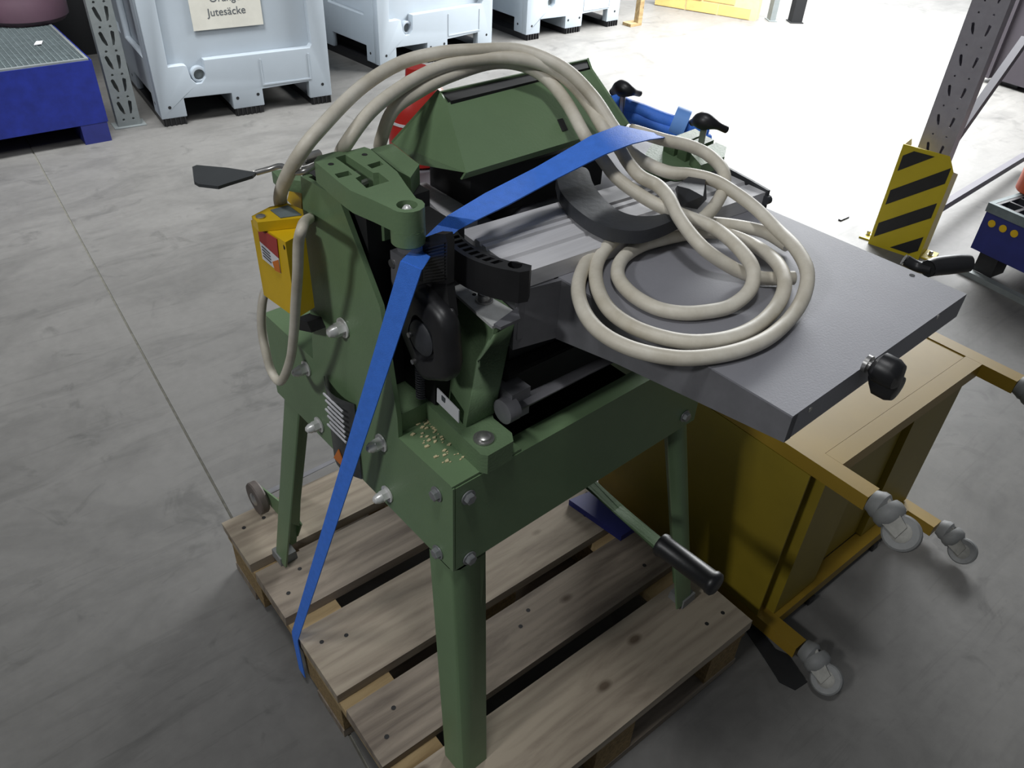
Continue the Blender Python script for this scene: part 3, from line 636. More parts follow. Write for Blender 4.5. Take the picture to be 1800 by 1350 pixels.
bm = NB(); poly(bm, [(-0.0532, 0.269, 0.931), (-0.0518, 0.2555, 0.939), (-0.0518, 0.2555, 0.922), (-0.053, 0.266, 0.921)], (-.0006, 0, 0)); part('warning_sticker', bm, 'orangelabel', sb)
bm = NB()
for i in range(4): poly(bm, [(-.0552, .288, .944-.004*i), (-.0538, .272, .941-.004*i), (-.0538, .272, .9395-.004*i), (-.0552, .288, .9425-.004*i)], (-.0003, 0, 0))
part('print_lines', bm, 'ink', sb)
q = (-0.052, 0.285, 0.981); bm = NB(); lathe(bm, (q[0], q[1], .9803), (0, 0, 1), [(0, .0055), (.0012, .0055), (.002, .004)], 14); part('lid_screw', bm, 'zinc', sb, smooth=40)
q = (-.0485, .242, .960); bm = NB(); lathe(bm, (q[0]+.002, q[1], q[2]), (-1, 0, 0), [(0, .003), (.003, .003)], 10); part('lid_screw', bm, 'blackm', sb)
bm = NB(); zprism(bm, z2([(-0.036, 0.293, 0.981), (-0.014, 0.293, 0.981), (-0.014, 0.262, 0.981), (-0.036, 0.269, 0.981)]), .9803, .9812); part('lid_label', bm, 'galv', sb)
bm = NB(); poly(bm, [(-0.020, 0.307, 0.820), (-0.020, 0.272, 0.833), (-0.020, 0.263, 0.822), (-0.020, 0.298, 0.807)], (.03, 0, 0)); part('cable_gland', bm, 'blackm', sb, bevel=.003)
bm = NB(); poly(bm, [(0.020, 0.347, 0.983), (0.020, 0.320, 0.992), (0.020, 0.332, 0.942), (0.020, 0.366, 0.950)], (.04, 0, 0)); part('yellow_bracket', bm, 'ybox', bevel=.002)
pd = [(-0.096, 0.342, 1.030), (-0.090, 0.344, 1.030), (-0.066, 0.318, 1.030), (-0.047, 0.290, 1.030), (-0.054, 0.284, 1.030), (-0.082, 0.281, 1.030), (-0.095, 0.279, 1.030), (-0.109, 0.296, 1.030), (-0.110, 0.305, 1.030)]
bm = NB(); zprism(bm, z2(pd), 1.0265, 1.030); pdl = part('paddle_lever', bm, 'slate', bevel=.002)
bm = NB(); tube(bm, [(-0.046, 0.297, 1.026), (-0.031, 0.289, 1.030), (-0.022, 0.278, 1.035), (-0.018, 0.255, 1.035), (-0.013, 0.242, 1.040), (0.000, 0.240, 1.044)], .0032, 10); part('lever_rod', bm, 'zinc', pdl, smooth=60)
bm = NB(); tube(bm, [(0.009, 0.290, 1.030), (0.023, 0.293, 1.030), (0.034, 0.294, 1.030)], .006, 10); part('hinge_pin', bm, 'zinc', smooth=60)
bm = NB(); zprism(bm, z2([(-0.002, 0.350, 1.000), (0.019, 0.343, 1.000), (0.026, 0.330, 1.000), (0.011, 0.304, 1.000), (-0.005, 0.327, 1.000)]), .985, 1.0); part('rear_tab', bm, 'green_cast', bevel=.003)

# ---------------------------------------------------------------- things lying on the machine
def top(name, bm, m, label, cat, group=None, **k): return tag(finish(name, bm, m, **k), label, cat, group)
bm = NB(); rng = random.Random(3)
for i in range(190):
    if i < 140: p = Vector((.045+rng.gauss(0, .010), .128+rng.gauss(0, .010), 0)); 
    else: p = Vector((.03+rng.uniform(-.015, .02), .03+rng.uniform(0, .11), 0))
    if not (.004 < p.x < .1): continue
    s = rng.uniform(.0008, .0024); q = wl((p.x, p.y, ZT+.0033)); a = rng.uniform(0, 6.28)
    poly(bm, [(q.x+s*1.6*math.cos(a+t), q.y+s*math.sin(a+t), q.z) for t in (0, 1.7, 3.1, 4.4)], (0, 0, s*.7))
tag(finish('sawdust', bm, 'dust'), 'scattered pale sawdust and chips on the green frame top', 'sawdust', kind='stuff')
for i, (x, y) in enumerate([(.25, .43), (.26, .44), (.24, .42)]): pass
def strand(bm, pts, r=.0078): tube(bm, [wl(p) for p in pts], r, 12, 7)
bm = NB()
strand(bm, [(0.014, 0.318, 0.940), (-0.006, 0.320, 0.960), (-0.018, 0.301, 0.990), (-0.021, 0.266, 1.030), (-0.013, 0.241, 1.063), (0.010, 0.244, 1.079), (0.083, 0.278, 1.100), (0.149, 0.295, 1.113), (0.197, 0.282, 1.121), (0.242, 0.260, 1.123), (0.287, 0.238, 1.121), (0.313, 0.192, 1.109), (0.327, 0.152, 1.084), (0.329, 0.116, 1.058), (0.332, 0.100, 1.045),
    (0.344, 0.099, 1.030), (0.362, 0.086, 1.015), (0.372, 0.055, 1.010), (0.390, 0.033, 1.010), (0.403, 0.008, 1.008), (0.411, -0.020, 1.000), (0.415, -0.050, 0.990), (0.404, -0.089, 0.982), (0.382, -0.128, 0.982), (0.357, -0.160, 0.977), (0.331, -0.177, 0.965), (0.288, -0.190, 0.959), (0.234, -0.197, 0.959), (0.186, -0.189, 0.959), (0.144, -0.167, 0.959), (0.119, -0.132, 0.959), (0.113, -0.094, 0.959), (0.125, -0.056, 0.959), (0.155, -0.016, 0.959), (0.197, 0.015, 0.959), (0.243, 0.036, 0.960), (0.283, 0.042, 0.960), (0.316, 0.036, 0.960)])
strand(bm, [(0.050, 0.276, 1.030), (0.040, 0.246, 1.054), (0.081, 0.258, 1.079), (0.132, 0.271, 1.094), (0.181, 0.275, 1.105), (0.218, 0.268, 1.111), (0.261, 0.245, 1.115), (0.301, 0.215, 1.109), (0.321, 0.183, 1.092), (0.328, 0.155, 1.071), (0.319, 0.121, 1.056), (0.324, 0.107, 1.045), (0.325, 0.094, 1.035), (0.324, 0.079, 1.025), (0.319, 0.054, 1.018), (0.327, 0.033, 1.012), (0.319, 0.008, 1.008), (0.307, -0.016, 1.000), (0.298, -0.042, 0.992), (0.294, -0.068, 0.984), (0.306, -0.087, 0.972), (0.321, -0.103, 0.962), (0.335, -0.125, 0.959), (0.363, -0.145, 0.959)])
strand(bm, [(0.113, 0.291, 1.020), (0.104, 0.272, 1.040), (0.121, 0.270, 1.071), (0.160, 0.271, 1.086), (0.204, 0.271, 1.096), (0.259, 0.261, 1.105), (0.291, 0.241, 1.103), (0.307, 0.213, 1.092), (0.305, 0.173, 1.075), (0.289, 0.123, 1.054), (0.297, 0.116, 1.040), (0.300, 0.099, 1.028), (0.304, 0.077, 1.012), (0.309, 0.046, 1.002), (0.315, 0.014, 0.996), (0.330, -0.016, 0.990), (0.342, -0.044, 0.985), (0.329, -0.085, 0.984), (0.313, -0.120, 0.978), (0.292, -0.136, 0.966), (0.258, -0.138, 0.959), (0.227, -0.129, 0.959), (0.204, -0.114, 0.959), (0.191, -0.091, 0.959), (0.192, -0.057, 0.959), (0.208, -0.024, 0.959), (0.240, -0.001, 0.959), (0.280, 0.007, 0.959), (0.315, 0.001, 0.960), (0.349, -0.008, 0.960), (0.370, -0.023, 0.962), (0.384, -0.043, 0.962), (0.387, -0.078, 0.961), (0.351, -0.128, 0.973), (0.318, -0.159, 0.973), (0.292, -0.170, 0.962), (0.249, -0.177, 0.959), (0.210, -0.174, 0.959), (0.176, -0.158, 0.959), (0.156, -0.133, 0.959), (0.146, -0.099, 0.959), (0.152, -0.061, 0.959), (0.180, -0.018, 0.959), (0.215, 0.012, 0.961), (0.252, 0.024, 0.968), (0.286, 0.020, 0.974), (0.319, 0.003, 0.976), (0.367, -0.015, 0.972), (0.403, -0.036, 0.966), (0.425, -0.063, 0.962), (0.422, -0.098, 0.960)])
strand(bm, [(0.387, 0.134, 1.035), (0.391, 0.113, 1.035), (0.407, 0.095, 1.030), (0.429, 0.072, 1.025), (0.441, 0.050, 1.018), (0.435, 0.020, 1.010), (0.419, 0.003, 1.000), (0.393, -0.010, 0.992), (0.358, -0.020, 0.985), (0.331, -0.021, 0.982)])
c1_ = tag(finish('power_cable', bm, 'cable', smooth=80), 'long cream rubber cable arched over the hood and coiled on the grey table', 'cable')
bm = NB(); strand(bm, [(0.020, 0.299, 0.955), (-0.030, 0.220, 0.995), (-0.060, 0.169, 1.016), (-0.062, 0.177, 0.997), (-0.062, 0.189, 0.956), (-0.060, 0.209, 0.908), (-0.058, 0.230, 0.856), (-0.055, 0.261, 0.795), (-0.055, 0.301, 0.738), (-0.055, 0.326, 0.740), (-0.055, 0.333, 0.768), (-0.050, 0.346, 0.791), (-0.045, 0.348, 0.820), (-0.035, 0.353, 0.841), (-0.020, 0.369, 0.837)], .0058)
tag(finish('switch_cable', bm, 'cable', smooth=80), 'thin cream cable hanging in a loop below the yellow switch box', 'cable')
# ratchet strap
W3 = lambda p: wl(p)
bm = NB()
e0 = Vector((-0.006, 0.488, 0.150)); e1 = Vector((-0.006, 0.465, 0.150))
E = [((-.004, e0.y, .03), (-.004, e1.y, .03)), ((-.004, e0.y, .135), (-.004, e1.y, .135)), ((-.003, e0.y, .148), (-.003, e1.y, .148)),
     (W3((-0.009, 0.070, 1.007)), W3((-0.002, 0.045, 1.006))), (W3((0.040, 0.109, 0.994)), W3((0.046, 0.090, 0.992))), (W3((0.061, 0.105, 1.010)), W3((0.075, 0.087, 1.008))), (W3((0.067, 0.096, 1.022)), W3((0.090, 0.077, 1.018))),
     (W3((0.136, 0.119, 1.020)), W3((0.143, 0.086, 1.018))), (W3((0.212, 0.122, 1.030)), W3((0.221, 0.093, 1.026))), (W3((0.282, 0.105, 1.058)), W3((0.269, 0.070, 1.050))), (W3((0.326, 0.103, 1.062)), W3((0.317, 0.071, 1.052))), (W3((0.362, 0.100, 1.050)), W3((0.359, 0.080, 1.045))), (W3((0.405, 0.103, 1.035)), W3((0.402, 0.091, 1.035))), (W3((.50, .36, .96)), W3((.51, .34, .96)))]
E = [(Vector(a), Vector(b)) for a, b in E]
ribbon(bm, E, .0016)
tag(finish('lashing_strap', bm, 'blue_strap', smooth=40), 'blue webbing strap pulled tight from the pallet edge over the saw', 'strap')
bm = NB(); Pp = [(0.546, 0.303, 1.000), (0.533, 0.272, 1.000), (0.546, 0.248, 0.995), (0.557, 0.223, 0.990), (0.572, 0.201, 0.985), (0.587, 0.186, 0.980), (0.609, 0.175, 0.975)]
for k, (dy, dz, r) in enumerate([(0, 0, .011), (.008, -.014, .010), (-.008, -.012, .010)]):
    tube(bm, [wl((p[0], p[1]+dy, p[2]+dz)) for p in Pp], r, 10, 6)
sbn = empty('strap_bundle', wl((.5, .3, .90)), 0, 'folded bundle of blue webbing hanging behind the saw between black knobs', 'strap')
def tokid(o, root):
    o.parent = root; o.location = -root.location; return o
o_ = finish('folded_webbing', bm, 'blue_strap', base=False, smooth=60); tokid(o_, sbn)
bm = NB(); p = wl((0.575, 0.210, 0.985)); q = wl((0.582, 0.199, 0.982)); d_ = (q-p)
lathe(bm, p-d_*.2, d_, [(0, .0235), (.022, .0235)], 18); o_ = finish('webbing_band', bm, mat('pale_blue_webbing', '#6fa0e8', .6), base=False, smooth=50) if False else None
bm.free() if False else None
M['pale_blue'] = mat('pale_blue_webbing', '#6fa0e8', .6)
o_ = finish('webbing_band', bm, 'pale_blue', base=False, smooth=50); tokid(o_, sbn)
bm = NB(); Pb = [Vector((0.611, 0.428, 0.150)), Vector((0.677, 0.418, 0.150)), Vector((0.677, 0.288, 0.150)), Vector((0.630, 0.288, 0.150))]
zprism(bm, Pb, .1445, .160); tag(finish('strap_coil', bm, 'blue_tub2', bevel=.004), 'dark blue folded webbing lying on the pallet under the saw', 'strap')
# red canister behind the hood
q = wl((.252, .408, .9355)); cn = empty('red_canister', q, 0, 'round red plastic canister standing behind the green chip hood', 'canister')
bm = NB(); lathe(bm, (0, 0, .0), (0, 0, 1), [(0, .036), (.004, .042), (.075, .043), (.1, .036), (.115, .018), (.118, .014)], 26); finish('canister_body', bm, 'red', cn, smooth=40)
bm = NB(); lathe(bm, (0, 0, .1185), (0, 0, 1), [(0, .016), (.012, .015)], 18); finish('canister_cap', bm, 'red', cn, smooth=40)
bm = NB(); lathe(bm, (0, 0, .060), (0, 0, 1), [(0, .0434), (.004, .0434)], 26); finish('white_band', bm, 'white', cn, smooth=40)

# ---------------------------------------------------------------- yellow cart lying on its side
ct = empty('yellow_cart', (1.07, .25, 0), 0, 'ochre yellow steel cart tipped on its side beside the pallet with four castors', 'cart')
ct['_o2'] = 1
def cp(name, bm, m, parent=None, **k):
    o = finish(name, bm, m, ct if parent is None else parent, **k)
    if parent is None: o.location = (-1.07, -.25, 0)
    return o
CX0, CX1, CY0, CY1, CZ0, CZ1 = .78, 1.345, .03, .50, .055, .452
bm = NB(); box(bm, CX0, CX0+.004, CY0+.0005, CY1, CZ0, CZ1-.002); cp('side_panel', bm, 'ycart2', bevel=.001)
bm = NB(); box(bm, CX1-.004, CX1, CY0+.0005, CY1, CZ0, CZ1-.002); cp('side_panel', bm, 'ycart2', bevel=.001)
bm = NB(); box(bm, CX0+.0045, CX1-.0045, CY1-.004, CY1, CZ0+.02, CZ1-.01); cp('back_panel', bm, 'ycart2')
bm = NB(); box(bm, CX0, CX0+.034, -.07, CY1, CZ1, CZ1+.03); cp('frame_tube', bm, 'ycart', bevel=.002)
bm = NB(); box(bm, CX1-.034, CX1, -.07, CY1, CZ1, CZ1+.03); cp('frame_tube', bm, 'ycart', bevel=.002)
bm = NB(); box(bm, CX0+.0345, CX1-.0345, -.0, .034, CZ1, CZ1+.03); cp('cross_tube', bm, 'ycart', bevel=.002)
bm = NB(); box(bm, CX0+.0345, CX1-.0345, .0355, CY1-.03, CZ1+.004, CZ1+.028); cp('deck_sheet', bm, 'ycart', bevel=.001)
for x0 in (CX0, CX1-.034):
    bm = NB(); box(bm, x0, x0+.034, -.065, CY1, CZ0-.031, CZ0-.001); cp('frame_tube', bm, 'ycart', bevel=.002)
bm = NB(); box(bm, CX0+.0345, CX1-.0345, .0, .034, CZ0-.031, CZ0-.001); cp('cross_tube', bm, 'ycart', bevel=.002)
# closed underside of shallow pressed panels
for x0, x1, y0 in ((CX0+.03, CX0+.17, .012), (CX0+.175, CX0+.36, .035), (CX0+.365, CX1-.008, .022)):
    bm = NB(); box(bm, x0, x1, y0, y0+.004, CZ0+.002, CZ1-.004); box(bm, x0, x0+.004, y0+.004, y0+.03, CZ0+.002, CZ1-.004); cp('bottom_panel', bm, 'ycart2', bevel=.001)
def castor(x, z, yaw, drop):
    """axis of the stem points to -y; wheel hangs down from it"""
    y0 = -.071
    bm = NB(); lathe(bm, (x, y0, z), (0, -1, 0), [(0, .019), (.006, .021), (.012, .024), (.020, .024), (.026, .018)], 20)
    o = cp('castor', bm, 'rubber', smooth=40)
    bm = NB(); lathe(bm, Vector((x, y0-.024, z)), Vector((math.sin(yaw)*.35, -1, -math.cos(yaw)*.35)), [(0, .024), (.008, .027), (.018, .026), (.026, .019), (.030, .008)], 20); finish('castor_hood', bm, 'rubber', o, smooth=60)
    # fork
    dx = math.sin(yaw); dz = -math.cos(yaw); ax = Vector((-dz, 0, dx))   # wheel axle direction lies in the x/z plane
    off = Vector((dx, 0, dz)) * .018
    for s in (-1, 1):
        bm = NB(); c0 = Vector((x, y0-.024, z)); c1 = c0+off+Vector((0, -.042, 0))
        w = ax*s*.0135; t = ax*s*.0025; u = Vector((dx, 0, dz))
        poly(bm, [c0+w-u*.018, c0+w+u*.020, c1+w+u*.012, c1+w-u*.012+Vector((0, -.004, 0))], t)
        finish('fork', bm, 'caster_metal', o, bevel=.001)
    c1 = Vector((x, y0-.066, z))+off
    bm = NB(); lathe(bm, c1-ax*.010, ax, [(0, .018), (0, .027), (.003, .030), (.017, .030), (.020, .027), (.020, .018)], 26); finish('castor_wheel', bm, 'rubber', o, smooth=40)
    bm = NB(); lathe(bm, c1-ax*.0125, ax, [(0, .004), (0, .010), (.002, .017), (.023, .017), (.025, .010), (.025, .004)], 18); finish('wheel_hub', bm, 'caster_metal', o, smooth=40)
for x, z, yaw in ((CX0+.017, CZ1+.015, R(150)), (CX1-.017, CZ1+.015, R(190)), (CX0+.017, CZ0-.016+.012, R(150)), (CX1-.017, CZ0-.016+.012, R(20))):
    castor(x, z, {R(150): R(-42), R(190): R(-36), R(20): R(-30)}[yaw], 0)
for x0 in (.93, 1.18):
    bm = NB(); box(bm, x0, x0+.02, -.004, .02, CZ0-.052, CZ0-.033); cp('rubber_buffer', bm, 'black')

# ---------------------------------------------------------------- plastic pallet boxes
def pallet_box(x, y, yaw, label, sheet=False, W=.835, D=1.15, Hh=.80):
    r = empty('pallet_box', (x, y, 0), yaw, label, 'box', 'grey plastic pallet boxes along the hall')
    # box front in local x/z plane at y=0
    zf = .035
    out = [(0, zf), (.115, zf), (.115, .118), (.335, .112), (.335, zf+.0), (.485, zf+.0), (.485, .112), (W-.115, .118), (W-.115, zf), (W, zf), (W, Hh), (0, Hh)]
    pan = [(.075, .262), (.14, .262), (.155, .258), (.165, .20), (.185, .175), (.21, .175), (.232, .20), (.236, .275), (W-.09, .275), (W-.08, .29), (W-.09, Hh-.08), (.085, Hh-.08)]
    bm = plate(out, [pan], .045); bmesh.ops.transform(bm, matrix=MX(Vector((0, .045, 0)), Vector((1, 0, 0)), Vector((0, 0, 1)), Vector((0, -1, 0))), verts=bm.verts)
    finish('front_wall', bm, 'box', r, bevel=.008, seg=2, smooth=40)
    bm = NB(); box(bm, .03, W-.03, .0455, .075, .15, Hh-.02); finish('recessed_panel', bm, 'box', r)
    bm = plate([(.045, zf), (.13, zf), (.13, .118), (.48, .118), (.48, zf), (.64, zf), (.64, .118), (D-.13, .118), (D-.13, zf), (D, zf), (D, Hh), (.045, Hh)], [rect(.14, .5, .28, Hh-.1), rect(.6, D-.12, .28, Hh-.1)], .03)
    for xx in (0, W-.03):
        b2 = bm.copy(); bmesh.ops.transform(b2, matrix=MX(Vector((xx, 0, 0)), Vector((0, 1, 0)), Vector((0, 0, 1)), Vector((1, 0, 0))), verts=b2.verts)
        finish('side_wall', b2, 'box', r, bevel=.004, seg=1)
    bm.free()
    bm = NB(); box(bm, .031, .050, .08, D-.03, .15, Hh-.02); box(bm, W-.050, W-.031, .08, D-.03, .15, Hh-.02); box(bm, .05, W-.05, .08, D-.03, .15, .17); box(bm, .03, W-.03, D-.03, D, .15, Hh); finish('inner_tub', bm, 'box', r)
    for (xa, xb) in ((0, .115), (.335, .485), (W-.115, W)):
        bm = NB()
        box(bm, xa+.006, xb-.006, .004, D-.006, 0, .034)
        for k in range(int((xb-xa)/.022)):
            box(bm, xa+.012+.022*k, xa+.018+.022*k, -.004, .004, .002, .0345)
        finish('runner', bm, 'black', r, bevel=.002, seg=1)
    for (xa, xb) in ((.34, .48),):
        bm = NB(); box(bm, xa, xb, .05, D-.05, .0345, .149); finish('runner_core', bm, 'box', r)
    bm = NB(); lathe(bm, (.208, .046, .208), (0, -1, 0), [(0, .036), (.028, .036), (.030, .033), (.030, .025), (.006, .024)], 24); finish('drain_boss', bm, 'box', r, smooth=40)
    bm = NB(); lathe(bm, (.208, .0395, .208), (0, -1, 0), [(0, .024), (.0015, .024)], 20); finish('drain_plug', bm, 'rack', r)
    for px, pz in ((.045, .085), (.36, .085), (.46, .090), (W-.045, .095)):
        bm = NB(); lathe(bm, (px, .0005, pz), (0, -1, 0), [(0, .0075), (.0012, .0075)], 12); finish('rivet_hole', bm, 'wallgrey', r)
    for py in (.09, .56, D-.08):
        bm = NB(); lathe(bm, (.0005, py, .085), (-1, 0, 0), [(0, .0075), (.0012, .0075)], 12); finish('rivet_hole', bm, 'wallgrey', r)
    bm = NB()
    box(bm, .49, W-.10, -.003, .0, .128, .135); box(bm, .49, .497, -.003, .0, .135, .25); box(bm, W-.107, W-.10, -.003, .0, .135, .25)
    finish('frame_rib', bm, 'box', r)
    if sheet:
        bm = NB(); box(bm, .225, .545, .036, .0375, .392, .640)
        sh = finish('paper_notice', bm, 'paper', r); sh['label'] = 'white paper notice in a sleeve'
        mt = lambda z: MX(Vector((.385, .0355, z)), Vector((1, 0, 0)), Vector((0, 0, 1)), Vector((0, -1, 0)))
        text('notice_text', 'Orange', .046, mt(.520), 'ink', sh); text('notice_text', 'Jutesäcke', .046, mt(.462), 'ink', sh)
    return r
pallet_box(0.778, 3.435, -.1030, 'light grey plastic pallet box with a paper notice, nearest of the row', True)
p_ = Vector((2.070, 3.645, 0.000)); pallet_box(p_.x, p_.y, .07, 'bright grey plastic pallet box standing second in the row behind the cable arch')
p_ = Vector((3.222, 3.756, 0.000)); pallet_box(p_.x, p_.y, .0, 'bright plastic pallet box farthest back toward the daylight, beside the yellow post')

# ---------------------------------------------------------------- storage rack, left
def upright(name, x, y, yaw, h, label, m, w=.10, d=.06, pitch=.1, first=.084, group=None, hs=1.25, lip=.022, bp=.02):
    r = empty(name, (x, y, 0), yaw, label, 'rack post', group)
    holes = []; z = first
    while z < h-.05:
        for sx, tilt in ((-1, .010), (1, -.004)):
            cx = sx*w*.22
            holes.append([(cx+u*hs, z+v*hs) for u, v in ((-.006-tilt*.3, .022), (-.002, .027), (.006-tilt*.3, .022), (.006+tilt*.5, -.006), (.003+tilt, -.022), (-.003+tilt, -.022), (-.005+tilt*.2, -.004))])
            holes.append(circ(cx+tilt*.2, z-.050, .0045*hs, 8))
        z += pitch
    bm = plate(rect(-w/2, w/2, .004, h), holes, .003)
    bmesh.ops.transform(bm, matrix=MX(Vector((0, .003, 0)), Vector((1, 0, 0)), Vector((0, 0, 1)), Vector((0, -1, 0))), verts=bm.verts)
    finish('front_flange', bm, m, r)
    for s in (-1, 1):
        bm = NB(); box(bm, *(sorted((s*w/2, s*(w/2-.003)))), .0032, d, .004, h); box(bm, *(sorted((s*(w/2-.004), s*(w/2-lip)))), d-.003, d, .004, h)
        finish('side_flange', bm, m, r)
    bm = NB(); box(bm, -w/2-bp, w/2+bp, -bp, d+.01, 0, .004); finish('base_plate', bm, m, r)
    return r
pf = Vector((0.656, 3.527, -0.000)); upright('rack_post', pf.x, pf.y, -.09, 2.2, 'perforated grey rack upright standing between the blue sump tray and the box', 'rack', lip=.048)
# blue sump tray with grating
bx, by = .540, 3.395
tr = empty('sump_tray', (bx, by, 0), -.02, 'blue steel sump tray with galvanised grating under the purple drums', 'tray')
bm = NB(); box(bm, -1.2, 0, 0, .004, .085, .345); box(bm, -.004, 0, .004, .8, .085, .345); box(bm, -1.2, -1.196, .004, .8, .085, .345); box(bm, -1.196, -.004, .796, .8, .085, .345); box(bm, -1.196, -.004, .004, .796, .085, .089)
finish('tray_body', bm, 'blue_tub', tr, bevel=.001)
for xx in (-.115, -1.195):
    bm = NB(); box(bm, xx, xx+.11, .001, .8, 0, .084); finish('tray_foot', bm, 'blue_tub2', tr, bevel=.003)
bm = NB(); box(bm, -1.19, -.01, .006, .02, .325, .352); box(bm, -1.19, -.01, .78, .794, .325, .352); box(bm, -.022, -.01, .02, .78, .325, .352); box(bm, -1.19, -1.178, .02, .78, .325, .352)
gr = finish('grating_frame', bm, 'rack', tr)
bm = NB()
for i in range(54): box(bm, -1.178+.0215*i, -1.175+.0215*i, .02, .78, .325, .351)
for j in range(35): box(bm, -1.178, -.022, .030+.0215*j, .032+.0215*j, .338, .351)
g2 = finish('grating_bars', bm, 'galv', gr); g2['kind'] = 'stuff'
bm = NB(); box(bm, -1.17, -.03, .03, .77, .330, .334); finish('grating_back', bm, 'galv', gr)
bm = NB(); zprism(bm, [Vector((0.392, 3.697, 0.352)), Vector((0.413, 3.747, 0.352)), Vector((0.439, 3.743, 0.352)), Vector((0.424, 3.700, 0.352))], .3525, .356); tag(finish('paper_scrap', bm, 'white'), 'small white scrap lying on the grey grating', 'scrap')
for i, (x, y) in enumerate(((.475, 4.185), (.07, 4.145))):
    d = empty('drum', (x, y, .3525), 0, ('purple plastic drum at the right end of the grating' if i == 0 else 'purple plastic drum at the left frame edge on the grating'), 'drum', 'purple drums on the blue sump tray')
    bm = NB(); lathe(bm, (0, 0, 0), (0, 0, 1), [(0, .17), (.02, .188), (.10, .19), (.11, .185), (.2, .19), (.30, .19), (.32, .185), (.34, .19), (.5, .185), (.55, .16)], 36); finish('drum_body', bm, 'purple', d, smooth=40)
    bm = NB(); lathe(bm, (0, 0, .551), (0, 0, 1), [(0, .15), (.02, .15)], 30); finish('drum_lid', bm, 'black', d, smooth=40)
bm = NB(); box(bm, -1.5, .95, 4.75, 4.80, 0, 1.3); tag(finish('shade_board', bm, 'wallgrey'), 'dark board added for the under-shelf darkness behind the purple drums', 'board')  # dark sheet added where only shade under the shelf is seen

# ---------------------------------------------------------------- right side: post guard, rack, tray
gl = Vector((2.579, 0.864, 0.000)); gr_ = Vector((2.617, 0.686, 0.000)); gx = (gr_-gl).normalized(); gy = Vector((-gx.y, gx.x, 0)); GW = .190; GH = .395
gd_ = empty('post_guard', (gl+gr_)/2, math.atan2(gx.y, gx.x), 'yellow and black striped steel guard bolted in front of the right rack upright', 'guard')
hw = GW/2
def gpl(o, thick=.004): return MX(Vector((0, 0, 0)), Vector((1, 0, 0)), Vector((0, 0, 1)), Vector((0, -1, 0)))
bm = plate([(-hw, 0), (hw, 0), (hw, GH-.05), (hw-.03, GH), (-hw, GH)], [], .004); bmesh.ops.transform(bm, matrix=gpl(0), verts=bm.verts); finish('front_plate', bm, 'yguard', gd_)
bm = NB(); poly(bm, [(-hw, 0, 0), (-hw, .11, 0), (-hw, .11, GH-.03), (-hw, .08, GH), (-hw, 0, GH)], (.004, 0, 0)); finish('side_plate', bm, 'yguard', gd_)
bm = NB(); poly(bm, [(hw-.004, 0, 0), (hw-.004, .11, 0), (hw-.004, .11, GH-.09), (hw-.004, .0, GH-.05)], (.004, 0, 0)); finish('side_plate', bm, 'yguard', gd_)
e = hw-.012
def stripe(z0):  # rising to the right, clipped to the plate
    P = [(-e, z0), (e, z0+.135), (e, z0+.193), (-e, z0+.058)]
    def clip(P, f):
        o = []
        for i in range(len(P)):
            a, b = P[i], P[(i+1) % len(P)]; fa, fb = f(a), f(b)
            if fa >= 0: o.append(a)
            if fa*fb < 0: t = fa/(fa-fb); o.append((a[0]+(b[0]-a[0])*t, a[1]+(b[1]-a[1])*t))
        return o
    P = clip(P, lambda p: p[1]-.014); P = clip(P, lambda p: (GH-.014)-p[1]) if P else P
    if P and len(P) >= 3:
        bm = NB(); poly(bm, [(p[0], -.0045, p[1]) for p in P], (0, -.0008, 0)); finish('black_stripe', bm, 'black', gd_)
for z0 in (-.100, .034, .166, .298): stripe(z0)
bm = NB(); box(bm, -hw-.045, -hw-.0005, .02, .10, 0, .006); box(bm, hw+.0005, hw+.045, .02, .10, 0, .006); finish('floor_flange', bm, 'yguard', gd_)
for px in (-hw-.024, hw+.024):
    bm = NB(); lathe(bm, (px, .06, .006), (0, 0, 1), [(0, .012), (.002, .012), (.002, .008), (.012, .008), (.016, .005)], 6); finish('anchor_bolt', bm, 'zinc', gd_)
pc_ = (gl+gr_)/2 + gy*.060 - gx*.003
up2 = upright('rack_post', pc_.x, pc_.y, math.atan2(gx.y, gx.x)+R(0), 2.4, 'perforated grey rack upright rising behind the striped yellow guard', 'rack2', w=.11, d=.09, hs=.75, lip=.050, bp=.015)
# diagonal and horizontal braces
b0 = pc_ + gy*.05 + Vector((0, 0, .22))
def bar(bm, a, b, w, t):
    a = Vector(a); b = Vector(b); d = (b-a).normalized(); s = d.cross(Vector((0, 0, 1))).normalized(); u = s.cross(d)
    hexa(bm, [a+s*t+u*w, a-s*t+u*w, a-s*t-u*w, a+s*t-u*w], [b+s*t+u*w, b-s*t+u*w, b-s*t-u*w, b+s*t-u*w])
P1 = Vector((3.350, 0.894, 0.639)); P2 = Vector((3.892, 0.882, 0.060))
bm = NB(); bar(bm, (pc_.x+.06, pc_.y+.0, .30), P1, .02, .014); finish('diagonal_brace', bm, 'brace', up2).matrix_parent_inverse = Matrix.LocRotScale(up2.location, up2.rotation_euler, None).inverted()
bm = NB(); bar(bm, (pc_.x+.06, pc_.y-.02, .10), P2, .014, .014); finish('lower_brace', bm, 'brace', up2).matrix_parent_inverse = Matrix.LocRotScale(up2.location, up2.rotation_euler, None).inverted()
